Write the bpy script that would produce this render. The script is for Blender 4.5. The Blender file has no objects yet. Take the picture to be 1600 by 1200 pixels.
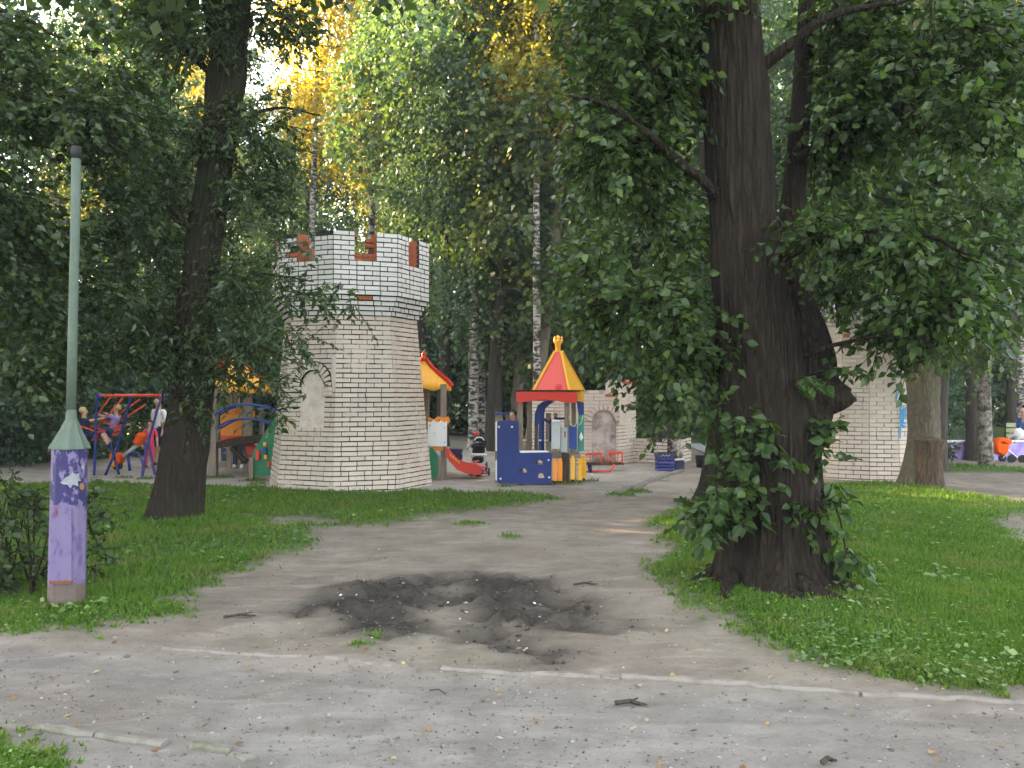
import bpy, bmesh, math, random
import numpy as np
from mathutils import Vector, Matrix

# ---------------------------------------------------------------- camera, light, exposure
S = bpy.context.scene
COL = S.collection
F, H, HOR = 1385.0, 1.55, 615.0          # focal length in photo pixels, eye height, horizon row
cd = bpy.data.cameras.new('camera'); cam = bpy.data.objects.new('camera', cd); COL.objects.link(cam)
cam.location = (0, 0, H); cam.rotation_euler = (math.radians(90), 0, 0)
cd.sensor_width = 36; cd.lens = 36 * F / 1600; cd.shift_y = 15 / 1600
cd.clip_start = 0.05; cd.clip_end = 600
S.camera = cam

SUN_EL = 20.0
SUN_AZ = math.atan2(-0.87, 0.5)           # where the sun stands, measured from +Y towards +X
w = bpy.data.worlds.new('World'); S.world = w; w.use_nodes = True
nt = w.node_tree; nt.nodes.clear()
sky = nt.nodes.new('ShaderNodeTexSky'); sky.sky_type = 'NISHITA'; sky.sun_disc = False
sky.sun_elevation = math.radians(SUN_EL); sky.sun_rotation = SUN_AZ
sky.air_density = 1.0; sky.dust_density = 2.5; sky.ozone_density = 1.0
bg = nt.nodes.new('ShaderNodeBackground'); bg.inputs['Strength'].default_value = 0.15
wo = nt.nodes.new('ShaderNodeOutputWorld')
hs = nt.nodes.new('ShaderNodeHueSaturation'); hs.inputs['Saturation'].default_value = 0.35   # thin high cloud takes the blue out
wm = nt.nodes.new('ShaderNodeMix'); wm.data_type = 'RGBA'; wm.blend_type = 'MULTIPLY'; wm.inputs[0].default_value = 1.0; wm.inputs[7].default_value = (1.01, 1.0, 0.97, 1)
nt.links.new(sky.outputs[0], hs.inputs['Color']); nt.links.new(hs.outputs[0], wm.inputs[6]); nt.links.new(wm.outputs[2], bg.inputs[0]); nt.links.new(bg.outputs[0], wo.inputs[0])
ld = bpy.data.lights.new('sun', 'SUN'); ld.energy = 5.0; ld.angle = math.radians(0.5); ld.color = (1.0, 0.70, 0.32)
sun = bpy.data.objects.new('sun', ld); COL.objects.link(sun)
ce = math.cos(math.radians(SUN_EL))
sd = Vector((math.sin(SUN_AZ) * ce, math.cos(SUN_AZ) * ce, math.sin(math.radians(SUN_EL))))
sun.rotation_euler = (-sd).to_track_quat('-Z', 'Y').to_euler(); sun.location = (-20, 30, 30)
S.view_settings.view_transform = 'Standard'; S.view_settings.look = 'None'
S.view_settings.gamma = 1.0; S.view_settings.use_curve_mapping = False
S.view_settings.exposure = 3.35
S.cycles.max_bounces = 7; S.cycles.diffuse_bounces = 4; S.cycles.glossy_bounces = 2
S.cycles.transmission_bounces = 4; S.cycles.transparent_max_bounces = 4
S.cycles.caustics_reflective = False; S.cycles.caustics_refractive = False

R = random.Random(7); N = np.random.default_rng(11)

def W(px, py, Y):
    return Vector(((px - 800) / F * Y, Y, H - (py - HOR) / F * Y))
def G(px, py):
    Y = F * H / (py - HOR)
    return Vector(((px - 800) / F * Y, Y, 0))

# ---------------------------------------------------------------- helpers
LOC = {}
def tag(o, label=None, cat=None, group=None, kind=None):
    if label: o['label'] = label
    if cat: o['category'] = cat
    if group: o['group'] = group
    if kind: o['kind'] = kind
    return o
def thing(name, label, cat, loc=(0, 0, 0), group=None, rz=0):
    o = bpy.data.objects.new(name, None); COL.objects.link(o); o.empty_display_size = 0.2
    o.location = loc; o.rotation_euler = (0, 0, rz); LOC[o.name] = Vector(loc)
    return tag(o, label, cat, group)
def link(name, me, parent=None, mats=None):
    o = bpy.data.objects.new(name, me); COL.objects.link(o)
    if mats is not None and not me.materials:
        for m in (mats if isinstance(mats, (list, tuple)) else [mats]): me.materials.append(m)
    if parent is not None:
        o.parent = parent
        LOC[o.name] = LOC.get(parent.name, Vector((0, 0, 0)))
    return o
def origin_of(parent):
    return LOC.get(parent.name, Vector((0, 0, 0))) if parent is not None else Vector((0, 0, 0))

class MB:
    """collects shapes in world coordinates, then builds one mesh object"""
    def __init__(s): s.v = []; s.f = []; s.m = []; s.cur = 0
    def add(s, vs, fs):
        b = len(s.v); s.v += [tuple(v) for v in vs]
        for f in fs: s.f.append([b + i for i in f]); s.m.append(s.cur)
        return s
    def box(s, c, d, rot=None):
        hx, hy, hz = d[0] / 2, d[1] / 2, d[2] / 2
        p = [Vector((x, y, z)) for x in (-hx, hx) for y in (-hy, hy) for z in (-hz, hz)]
        if rot is not None: p = [rot @ q for q in p]
        c = Vector(c)
        return s.add([q + c for q in p], [(0, 1, 3, 2), (4, 6, 7, 5), (0, 4, 5, 1), (2, 3, 7, 6), (0, 2, 6, 4), (1, 5, 7, 3)])
    def tube(s, pts, rad, n=8, caps=True):
        pts = [Vector(p) for p in pts]
        if not hasattr(rad, '__len__'): rad = [rad] * len(pts)
        vs = []; fs = []; prev = None
        for i, p in enumerate(pts):
            d = (pts[min(i + 1, len(pts) - 1)] - pts[max(i - 1, 0)])
            d = d.normalized() if d.length > 1e-9 else Vector((0, 0, 1))
            if prev is None:
                a = d.orthogonal().normalized()
            else:
                a = prev - d * prev.dot(d); a = a.normalized() if a.length > 1e-6 else d.orthogonal().normalized()
            prev = a; b = d.cross(a)
            for k in range(n):
                t = 2 * math.pi * k / n
                vs.append(p + (a * math.cos(t) + b * math.sin(t)) * rad[i])
        for i in range(len(pts) - 1):
            for k in range(n):
                k2 = (k + 1) % n
                fs.append((i * n + k, i * n + k2, (i + 1) * n + k2, (i + 1) * n + k))
        if caps:
            fs.append(tuple(range(n - 1, -1, -1))); fs.append(tuple((len(pts) - 1) * n + k for k in range(n)))
        return s.add(vs, fs)
    def lathe(s, c, prof, n=16, sx=1, sy=1):
        vs = []; fs = []; c = Vector(c)
        for r, z in prof:
            for k in range(n):
                t = 2 * math.pi * k / n
                vs.append(c + Vector((r * math.cos(t) * sx, r * math.sin(t) * sy, z)))
        for i in range(len(prof) - 1):
            for k in range(n):
                k2 = (k + 1) % n
                fs.append((i * n + k, i * n + k2, (i + 1) * n + k2, (i + 1) * n + k))
        fs.append(tuple(range(n - 1, -1, -1))); fs.append(tuple((len(prof) - 1) * n + k for k in range(n)))
        return s.add(vs, fs)
    def ball(s, c, r, n=10):
        pr = [(max(1e-4, math.sin(math.pi * i / 6)), -math.cos(math.pi * i / 6)) for i in range(7)]
        if not hasattr(r, '__len__'): r = (r, r, r)
        return s.lathe(c, [(a * r[0], z * r[2]) for a, z in pr], n, 1, r[1] / r[0])
    def build(s, name, mats, parent=None, smooth=False, bevel=0):
        o0 = origin_of(parent)
        me = bpy.data.meshes.new(name)
        me.from_pydata([(v[0] - o0.x, v[1] - o0.y, v[2] - o0.z) for v in s.v], [], s.f)
        me.polygons.foreach_set('material_index', s.m)
        if bevel:
            bm = bmesh.new(); bm.from_mesh(me)
            bmesh.ops.bevel(bm, geom=[e for e in bm.edges if len(e.link_faces) == 2 and e.calc_face_angle(0) > 0.5], offset=bevel, segments=1, affect='EDGES')
            bm.to_mesh(me); bm.free()
        if smooth: me.polygons.foreach_set('use_smooth', [True] * len(me.polygons))
        me.update()
        return link(name, me, parent, mats)

def slab(name, mat, parent, polys, thick, Y=None, yaw=0, bevel=0.004, pivot=None):
    """board with holes. polys: photo-pixel outlines at depth Y (first = outline, rest = holes);
    it stands upright, is thick metres deep and may be turned by yaw about its own middle"""
    P = [[W(x, y, Y) for x, y in po] for po in polys]
    c = sum(P[0], Vector((0, 0, 0))) / len(P[0]) if pivot is None else W(pivot[0], pivot[1], Y)
    cs = 1.0 / max(0.35, math.cos(yaw))
    cu = bpy.data.curves.new(name, 'CURVE'); cu.dimensions = '2D'; cu.fill_mode = 'BOTH'
    cu.extrude = max(0.001, thick / 2 - bevel); cu.bevel_depth = bevel; cu.bevel_resolution = 0
    for po in P:
        sp = cu.splines.new('POLY'); sp.points.add(len(po) - 1); sp.use_cyclic_u = True
        for q, p in zip(sp.points, po): q.co = ((p.x - c.x) * cs, p.z - c.z, 0, 1)
    tmp = bpy.data.objects.new(name + '_outline', cu)
    me = bpy.data.meshes.new_from_object(tmp)
    bpy.data.objects.remove(tmp); bpy.data.curves.remove(cu)
    me.materials.clear()
    M = Matrix.Translation(c - origin_of(parent)) @ Matrix.Rotation(yaw, 4, 'Z') @ Matrix.Rotation(math.pi / 2, 4, 'X')
    me.transform(M); me.name = name
    return link(name, me, parent, mat)

def arr_mesh(name, V, quads, tris=None, mats=None, parent=None, smooth=False):
    """fast mesh from numpy arrays (world coordinates)"""
    o0 = origin_of(parent); V = np.asarray(V, np.float32) - np.array(o0, np.float32)
    me = bpy.data.meshes.new(name)
    nq = 0 if quads is None else len(quads); ntr = 0 if tris is None else len(tris)
    me.vertices.add(len(V)); me.vertices.foreach_set('co', V.ravel())
    me.loops.add(nq * 4 + ntr * 3); me.polygons.add(nq + ntr)
    li = []
    if nq: li.append(np.asarray(quads).ravel())
    if ntr: li.append(np.asarray(tris).ravel())
    me.loops.foreach_set('vertex_index', np.concatenate(li).astype(np.int32))
    st = np.concatenate([np.arange(nq) * 4, nq * 4 + np.arange(ntr) * 3]).astype(np.int32)
    me.polygons.foreach_set('loop_start', st)
    if smooth: me.polygons.foreach_set('use_smooth', np.ones(nq + ntr, bool))
    me.update(calc_edges=True)
    return link(name, me, parent, mats)

def vnoise(x, y, seed=0):
    """smooth 2-D value noise, 0..1"""
    xi = np.floor(x).astype(np.int64); yi = np.floor(y).astype(np.int64); fx = x - xi; fy = y - yi
    fx = fx * fx * (3 - 2 * fx); fy = fy * fy * (3 - 2 * fy)
    def h(a, b):
        n = (a * 374761393 + b * 668265263 + seed * 982451653) & 0x7fffffff
        n = ((n ^ (n >> 13)) * 1274126177) & 0x7fffffff
        return ((n ^ (n >> 16)) & 0xffff) / 65535.0
    return (h(xi, yi) * (1 - fx) + h(xi + 1, yi) * fx) * (1 - fy) + (h(xi, yi + 1) * (1 - fx) + h(xi + 1, yi + 1) * fx) * fy
def fbm(x, y, seed=0, o=4):
    a = 0; k = 1; t = 0
    for i in range(o):
        a = a + vnoise(x * 2 ** i, y * 2 ** i, seed + i * 17) * k; t += k; k *= 0.5
    return a / t

# ---------------------------------------------------------------- materials
def srgb(r, g, b):
    f = lambda c: (c / 255 / 12.92) if c / 255 <= 0.04045 else ((c / 255 + 0.055) / 1.055) ** 2.4
    return (f(r), f(g), f(b))
class NT:
    def __init__(s, name):
        s.mat = bpy.data.materials.new(name); s.mat.use_nodes = True; s.t = s.mat.node_tree
        s.t.nodes.clear(); s.out = s.n('ShaderNodeOutputMaterial')
    def n(s, ty, **k):
        nd = s.t.nodes.new(ty)
        for a, b in k.items(): setattr(nd, a, b)
        return nd
    def l(s, a, b): s.t.links.new(a, b)
    def pos(s, kind='world'):
        if kind == 'world': return s.n('ShaderNodeNewGeometry').outputs['Position']
        return s.n('ShaderNodeTexCoord').outputs['Object']
    def map(s, vec, scale):
        m = s.n('ShaderNodeMapping'); m.inputs['Scale'].default_value = scale if hasattr(scale, '__len__') else (scale,) * 3
        s.l(vec, m.inputs['Vector']); return m.outputs[0]
    def noise(s, vec, scale, detail=4, rough=0.55, dist=0):
        t = s.n('ShaderNodeTexNoise'); t.inputs['Scale'].default_value = scale; t.inputs['Detail'].default_value = detail
        t.inputs['Roughness'].default_value = rough; t.inputs['Distortion'].default_value = dist
        if vec is not None: s.l(vec, t.inputs['Vector'])
        return t.outputs['Fac']
    def ramp(s, fac, stops):
        r = s.n('ShaderNodeValToRGB'); e = r.color_ramp.elements
        while len(e) < len(stops): e.new(0.5)
        for q, (p, c) in zip(e, stops):
            q.position = p; q.color = (*c, 1) if hasattr(c, '__len__') else (c, c, c, 1)
        s.l(fac, r.inputs[0]); return r.outputs[0]
    def mix(s, fac, a, b, mode='MIX'):
        m = s.n('ShaderNodeMix', data_type='RGBA', blend_type=mode)
        for k, v in ((0, fac), (6, a), (7, b)):
            if hasattr(v, 'is_linked') or hasattr(v, 'links'): s.l(v, m.inputs[k])
            elif k == 0: m.inputs[0].default_value = v
            else: m.inputs[k].default_value = (*v, 1) if hasattr(v, '__len__') else (v, v, v, 1)
        return m.outputs[2]
    def math(s, op, a, b=0.0, clamp=False):
        m = s.n('ShaderNodeMath', operation=op); m.use_clamp = clamp
        for k, v in ((0, a), (1, b)):
            if hasattr(v, 'links'): s.l(v, m.inputs[k])
            else: m.inputs[k].default_value = v
        return m.outputs[0]
    def bump(s, h, strength, dist=0.01):
        b = s.n('ShaderNodeBump'); b.inputs['Strength'].default_value = strength; b.inputs['Distance'].default_value = dist
        s.l(h, b.inputs['Height']); return b.outputs[0]
    def attr(s, name):
        a = s.n('ShaderNodeAttribute'); a.attribute_name = name; return a.outputs['Fac']
    def rnd(s):
        a = s.n('ShaderNodeObjectInfo').outputs['Random']; b = s.n('ShaderNodeNewGeometry').outputs['Random Per Island']
        return s.math('FRACT', s.math('ADD', a, b))
    def bsdf(s, col, rough=0.7, normal=None, spec=0.3, metal=0.0):
        p = s.n('ShaderNodeBsdfPrincipled')
        for k, v in (('Base Color', col), ('Roughness', rough), ('Specular IOR Level', spec), ('Metallic', metal)):
            if hasattr(v, 'links'): s.l(v, p.inputs[k])
            else: p.inputs[k].default_value = (*v, 1) if hasattr(v, '__len__') else v
        if normal is not None: s.l(normal, p.inputs['Normal'])
        return p
    def done(s, shader):
        s.l(shader.outputs[0], s.out.inputs[0]); return s.mat

def paint(name, col, rough=0.45, wear=0.25, dirt=(0.10, 0.08, 0.06), spec=0.35, scale=14):
    t = NT(name); p = t.pos()
    n1 = t.noise(p, scale, 5, 0.65); n2 = t.noise(p, scale * 0.18, 3)
    c = t.mix(t.math('MULTIPLY', n2, 0.35), col, tuple(x * 0.72 for x in col))
    c = t.mix(t.math('MULTIPLY', t.ramp(n1, [(0.55, 0.0), (0.75, 1.0)]), wear), c, dirt)
    sc_ = t.ramp(t.noise(t.map(p, (1, 1, .35)), scale * 2.6, 4, .7), [(.60, 0.0), (.70, 1.0)])
    c = t.mix(t.math('MULTIPLY', sc_, wear * .8), c, tuple(min(1, x * .6 + .12) for x in col))
    return t.done(t.bsdf(c, rough, t.bump(n1, 0.08, 0.004), spec))
def leafmat(name, dark, mid, light, trans=0.38, tint=(1.5, 1.6, 0.55), rough=0.42, spec=0.45):
    t = NT(name)
    r = t.n('ShaderNodeNewGeometry').outputs['Random Per Island']
    n = t.noise(t.pos(), 0.9, 2)
    f = t.math('ADD', t.math('MULTIPLY', r, 0.75), t.math('MULTIPLY', n, 0.3))
    c = t.ramp(f, [(0.1, dark), (0.55, mid), (1.0, light)])
    if 'grass' in name: c = t.mix(t.ramp(t.noise(t.pos(), 1.6, 4, .65), [(.50, 0.0), (.72, .6)]), c, (0.17, 0.155, 0.06))
    p = t.bsdf(c, rough, None, spec)
    tr = t.n('ShaderNodeBsdfTranslucent')
    t.l(t.mix(1.0, c, tint, 'MULTIPLY'), tr.inputs['Color'])
    m = t.n('ShaderNodeMixShader'); m.inputs[0].default_value = trans
    t.l(p.outputs[0], m.inputs[1]); t.l(tr.outputs[0], m.inputs[2])
    return t.done(m)
def bark(name, a, b, moss=None, vs=(13, 13, 1.5), strength=0.9, dist=0.03):
    t = NT(name); p = t.pos()
    q = t.map(p, vs)
    n = t.noise(q, 1.6, 6, 0.62, 0.6); n2 = t.noise(p, 1.1, 3); n3 = t.noise(p, 40, 3)
    v = t.n('ShaderNodeTexVoronoi', feature='DISTANCE_TO_EDGE'); v.inputs['Scale'].default_value = 1.7
    nz = t.n('ShaderNodeTexNoise'); nz.inputs['Scale'].default_value = 2.0; nz.inputs['Detail'].default_value = 5; t.l(q, nz.inputs['Vector']); t.l(t.mix(0.55, q, nz.outputs['Color'], 'ADD'), v.inputs['Vector'])
    crack = t.ramp(v.outputs['Distance'], [(0.0, 0.25), (0.3, 1.0)])
    h = t.math('ADD', t.math('MULTIPLY', n, 0.6), t.math('MULTIPLY', crack, 0.5))
    c = t.mix(h, a, b); c = t.mix(t.math('MULTIPLY', n3, 0.4), c, tuple(x * 0.5 for x in a))
    if moss: c = t.mix(t.ramp(n2, [(0.5, 0.0), (0.72, 0.6)]), c, moss)
    return t.done(t.bsdf(c, 0.92, t.bump(h, strength, dist), 0.12))

M = {}
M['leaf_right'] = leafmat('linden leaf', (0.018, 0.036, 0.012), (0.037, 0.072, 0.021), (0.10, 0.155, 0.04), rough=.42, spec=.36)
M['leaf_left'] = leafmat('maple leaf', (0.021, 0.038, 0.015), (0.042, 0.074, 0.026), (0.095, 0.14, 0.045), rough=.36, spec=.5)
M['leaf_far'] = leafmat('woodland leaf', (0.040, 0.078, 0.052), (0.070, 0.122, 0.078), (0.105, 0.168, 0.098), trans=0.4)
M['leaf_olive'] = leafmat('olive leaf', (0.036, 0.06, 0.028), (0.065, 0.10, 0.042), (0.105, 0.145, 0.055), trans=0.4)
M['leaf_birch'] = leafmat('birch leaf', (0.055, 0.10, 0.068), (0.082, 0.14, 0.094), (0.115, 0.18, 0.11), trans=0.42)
M['leaf_gold'] = leafmat('golden birch leaf', (0.20, 0.19, 0.03), (0.32, 0.30, 0.04), (0.42, 0.38, 0.06), trans=0.5, tint=(1.4, 1.2, 0.5))  # low sun glow of the tree tops put into the leaf colour
M['leaf_bush'] = leafmat('bush leaf', (0.02, 0.036, 0.014), (0.036, 0.06, 0.02), (0.07, 0.11, 0.03))
M['grass'] = leafmat('grass blade', (0.042, 0.095, 0.013), (0.075, 0.15, 0.018), (0.13, 0.21, 0.032), trans=0.35, rough=0.6, spec=0.2, tint=(1.4, 1.6, 0.5))
M['clover'] = leafmat('clover leaf', (0.06, 0.12, 0.03), (0.10, 0.17, 0.045), (0.24, 0.31, 0.14), trans=0.25, rough=0.6, spec=0.2)
M['weed'] = leafmat('weed leaf', (0.06, 0.12, 0.035), (0.10, 0.17, 0.05), (0.22, 0.28, 0.12), trans=0.25, rough=0.55, spec=0.25)
M['bark_dark'] = bark('dark furrowed bark', (0.006, 0.0048, 0.004), (0.042, 0.032, 0.025), strength=1.0, dist=0.05)
M['bark_left'] = bark('brown furrowed bark', (0.008, 0.0065, 0.005), (0.048, 0.038, 0.029), (0.022, 0.045, 0.018))
M['bark_grey'] = bark('grey poplar bark', (0.04, 0.033, 0.025), (0.17, 0.142, 0.107), (0.07, 0.075, 0.035), vs=(11, 11, 3.2))
M['bark_far'] = bark('woodland bark', (0.03, 0.026, 0.022), (0.085, 0.073, 0.06))
M['bark_pale'] = bark('pale bark', (0.10, 0.085, 0.065), (0.27, 0.23, 0.18), vs=(6, 6, 2))
t = NT('raw cut wood'); p_ = t.pos(); n_ = t.noise(t.map(p_, (20, 20, 3)), 1.5, 5, 0.6, 1.2)
M['cut_wood'] = t.done(t.bsdf(t.ramp(n_, [(0.3, (0.022, 0.016, 0.011)), (0.6, (0.085, 0.06, 0.04)), (0.85, (0.20, 0.16, 0.115))]), 0.85, t.bump(n_, 0.8, 0.02), 0.15))
t = NT('birch bark'); p_ = t.pos(); n_ = t.noise(t.map(p_, (5, 5, 11)), 1.3, 5, 0.65); n2_ = t.noise(p_, 1.7, 3)
c_ = t.mix(t.ramp(t.math('ADD', n_, t.math('MULTIPLY', n2_, 0.25)), [(0.56, 0.0), (0.68, 1.0)]), (0.42, 0.395, 0.355), (0.04, 0.035, 0.03))
M['birch'] = t.done(t.bsdf(c_, 0.8, t.bump(n_, 0.4, 0.01), 0.2))
t = NT('mottled old birch bark'); p_ = t.pos(); n_ = t.noise(t.map(p_, (7, 7, 9)), 1.3, 6, 0.7); n2_ = t.noise(p_, 3, 3)
c_ = t.mix(t.ramp(t.math('ADD', n_, t.math('MULTIPLY', n2_, 0.35)), [(0.52, 0.0), (0.76, 1.0)]), (0.27, 0.24, 0.205), (0.045, 0.037, 0.03))
M['birch_old'] = t.done(t.bsdf(c_, 0.88, t.bump(n_, 0.7, 0.02), 0.15))

# ---------------------------------------------------------------- the ground
def wpoly(pts): return np.array([[*G(x, y)[:2]] for x, y in pts])
LAWN_L = np.vstack([wpoly([(-900, 985), (0, 986), (160, 986), (285, 972), (300, 958), (262, 938), (325, 905), (400, 886), (470, 856),
                           (495, 828), (600, 822), (700, 804), (800, 791), (885, 780), (830, 772), (690, 766), (560, 770), (415, 764), (300, 758), (0, 756), (-900, 757)])])
LAWN_R = np.vstack([wpoly([(1095, 765), (1085, 790), (1022, 815), (1032, 850), (1045, 900), (1095, 948), (1150, 968), (1190, 1003), (1260, 1024),
                           (1330, 1048), (1450, 1064), (1600, 1078), (2400, 1150), (2700, 900), (1600, 786), (1480, 772), (1400, 762), (1250, 756)])])
LAWN_N = wpoly([(-300, 1116), (20, 1120), (40, 1140), (45, 1180), (70, 1260), (-700, 1300)])
LAWN_B = np.array([[8.4, 17.2], [10.4, 17.0], [11.0, 18.4], [8.9, 18.9]])
LAWN_F1 = np.array([[2.2, 27.0], [8.6, 27.0], [8.6, 45], [1.6, 45]])
LAWN_F2 = np.array([[9.2, 23.0], [30, 23.0], [30, 48], [9.2, 48]])
BARE = [(wpoly([(1535, 812), (1620, 800), (1900, 830), (1900, 870), (1600, 858)]), 0.25), (wpoly([(380, 812), (500, 808), (540, 818), (420, 826)]), 0.12)]
TUFTS = [(735, 823, .28), (795, 841, .16), (562, 1013, .1), (590, 996, .08), (150, 746, .22), (188, 747, .35), (232, 748, .4), (345, 746, .4), (400, 752, .4), (405, 757, .3),
         (790, 759, .35), (880, 755, .45), (920, 752, .3), (700, 766, .3), (1000, 768, .35), (970, 774, .35), (1040, 752, .25), (1060, 738, .2), (1032, 738, .25), (640, 768, .4)]
def sdist(x, y, poly):
    """signed distance, positive inside"""
    n = len(poly); d = np.full(x.shape, 1e9); ins = np.zeros(x.shape, bool)
    for i in range(n):
        ax, ay = poly[i]; bx, by = poly[(i + 1) % n]; ex, ey = bx - ax, by - ay
        t = np.clip(((x - ax) * ex + (y - ay) * ey) / (ex * ex + ey * ey + 1e-12), 0, 1)
        d = np.minimum(d, (x - ax - t * ex) ** 2 + (y - ay - t * ey) ** 2)
        cnd = ((ay > y) != (by > y)) & (x < ex * (y - ay) / (ey + 1e-12 * (ey == 0)) + ax)
        ins ^= cnd
    d = np.sqrt(d); return np.where(ins, d, -d)
def smooth(a, b, v):
    t = np.clip((v - a) / (b - a), 0, 1); return t * t * (3 - 2 * t)
def lawn_amount(x, y):
    wob = (fbm(x * 1.7, y * 1.7, 3) - 0.5) * 0.7 + (fbm(x * 6, y * 6, 5, 3) - 0.5) * 0.35
    g = np.zeros(x.shape)
    for po in (LAWN_L, LAWN_R, LAWN_N, LAWN_B, LAWN_F1, LAWN_F2): g = np.maximum(g, smooth(-0.20, 0.26, sdist(x, y, po) + wob * 0.7 + (fbm(x * 14, y * 14, 9, 2) - .5) * .28))
    for po, r in BARE: g = g * (1 - 0.85 * smooth(-r, r, sdist(x, y, po) + wob * 0.8))
    for px, py, r in TUFTS:
        c = G(px, py); g = np.maximum(g, 0.85 * smooth(0, 0.16, r * 0.7 - np.hypot((x - c.x) * 0.8, (y - c.y) * 0.9) + wob * 0.4))
    return np.clip(g, 0, 1)
MUD = [((480, 955), (550, 935), .24), ((550, 940), (640, 925), .42), ((570, 960), (600, 980), .28), ((620, 918), (720, 903), .3), ((710, 905), (820, 914), .34),
       ((750, 930), (800, 960), .36), ((800, 955), (865, 980), .32), ((860, 960), (915, 980), .22), ((810, 925), (890, 945), .24), ((680, 930), (780, 945), .26), ((770, 990), (860, 1015), .18)]
def mud_amount(x, y):
    wob = (fbm(x * 2.3, y * 3.2, 21) - 0.55) * 0.95 + (fbm(x * 11, y * 11, 22, 3) - 0.5) * 0.25
    m = np.zeros(x.shape)
    for a, b, r in MUD:
        a = G(*a); b = G(*b); ex, ey = b.x - a.x, b.y - a.y
        t = np.clip(((x - a.x) * ex + (y - a.y) * ey) / (ex * ex + ey * ey), 0, 1)
        d = np.hypot(x - a.x - t * ex, y - a.y - t * ey)
        m = np.maximum(m, smooth(-0.26, 0.24, r - d + wob * 0.55))
    return m
KERB_A, KERB_B = G(250, 1012), G(1600, 1098)       # far edge of the footpath in front
def kerb_side(x, y):                                # >0 on the camera's side of the kerb line
    sl = (KERB_B.y - KERB_A.y) / (KERB_B.x - KERB_A.x)
    return KERB_A.y + sl * (x - KERB_A.x) - y
def height(x, y):
    g = lawn_amount(x, y); m = mud_amount(x, y)
    h = (fbm(x * 0.5, y * 0.5, 31) - 0.5) * 0.05 + (fbm(x * 3, y * 3, 32) - 0.5) * 0.03
    h += (fbm(x * 12, y * 12, 33, 3) - 0.5) * 0.016 * (1 - g)
    h += g * 0.03
    rut = fbm(x * 5, y * 5, 34, 4)
    h += m * ((rut - 0.58) * 0.27 + (fbm(x * 14, y * 14, 35, 3) - 0.5) * 0.07)
    k = kerb_side(x, y); h -= 0.03 * smooth(-0.05, 0.25, k)
    for (bx, by, rr, hh) in MOUNDS: h += hh * np.exp(-((x - bx) ** 2 + (y - by) ** 2) / (rr * rr))
    return h * smooth(60, 30, y) - 0.0
_a = G(272, 822); _b = G(1210, 922); _c = G(1440, 765)
MOUNDS = [(_a.x, _a.y, 0.9, 0.10), (_b.x, _b.y, 1.1, 0.07), (_c.x, _c.y, 1.0, 0.08)]
xs = np.concatenate([np.linspace(-34, -9.2, 26), np.arange(-9, 9.001, 0.06), np.linspace(9.2, 34, 26)])
ys = np.concatenate([np.arange(1.2, 2.4, 0.2), np.arange(2.4, 8.2, 0.04), np.arange(8.2, 20, 0.09), np.linspace(20.2, 48, 50)])
XX, YY = np.meshgrid(xs, ys)
ZZ = height(XX, YY); GG = lawn_amount(XX, YY); MU = mud_amount(XX, YY)
nx, ny = len(xs), len(ys)
def hz(x, y): return float(height(np.array([x]), np.array([y]))[0])

t = NT('ground surface'); p = t.pos()
n1 = t.noise(p, 2.2, 6, 0.62); n2 = t.noise(p, 30, 5, 0.7); n3 = t.noise(p, 0.55, 3); n4 = t.noise(p, 120, 3, 0.7)
dirt = t.ramp(n1, [(0.25, (0.112, 0.094, 0.073)), (0.5, (0.182, 0.156, 0.122)), (0.75, (0.262, 0.23, 0.186))])
path = t.ramp(n1, [(0.25, (0.115, 0.107, 0.097)), (0.5, (0.175, 0.164, 0.149)), (0.75, (0.25, 0.236, 0.215))])
base = t.mix(t.attr('footpath'), dirt, path)
base = t.mix(t.attr('yard'), base, t.ramp(n1, [(0.3, (0.28, 0.25, 0.215)), (0.7, (0.41, 0.37, 0.325))]))
n5 = t.noise(t.map(p, (0.8, 2.6, 1)), 2.4, 6, .65, .8)
base = t.mix(t.ramp(n3, [(0.42, 0.0), (0.7, 0.55)]), base, (0.12, 0.09, 0.075))
base = t.mix(t.ramp(n5, [(0.5, 0.0), (0.68, 0.5)]), base, (0.10, 0.083, 0.07))
base = t.mix(t.ramp(n5, [(0.3, 0.5), (0.44, 0.0)]), base, (0.27, 0.25, 0.225))
base = t.mix(t.ramp(n2, [(0.56, 0.0), (0.70, 0.55)]), base, (0.085, 0.072, 0.062))
base = t.mix(t.ramp(n4, [(0.60, 0.0), (0.72, 0.35)]), base, (0.36, 0.34, 0.31))
soil = t.ramp(n2, [(0.3, (0.030, 0.045, 0.014)), (0.7, (0.06, 0.105, 0.025))])
base = t.mix(t.attr('lawn'), base, soil)
mudc = t.ramp(n2, [(0.3, (0.010, 0.0085, 0.007)), (0.7, (0.05, 0.042, 0.034))])
base = t.mix(t.attr('mud'), base, mudc)
wet = t.math('MULTIPLY', t.attr('mud'), t.ramp(t.noise(p, 3.5, 3), [(0.48, 0.0), (0.6, 1.0)]))
rough = t.math('SUBTRACT', 0.95, t.math('MULTIPLY', wet, 0.62))
hgt = t.math('ADD', t.math('MULTIPLY', n2, 0.6), t.math('MULTIPLY', n4, 0.4))
M['ground'] = t.done(t.bsdf(base, rough, t.bump(hgt, 0.65, 0.018), 0.25))

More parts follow.
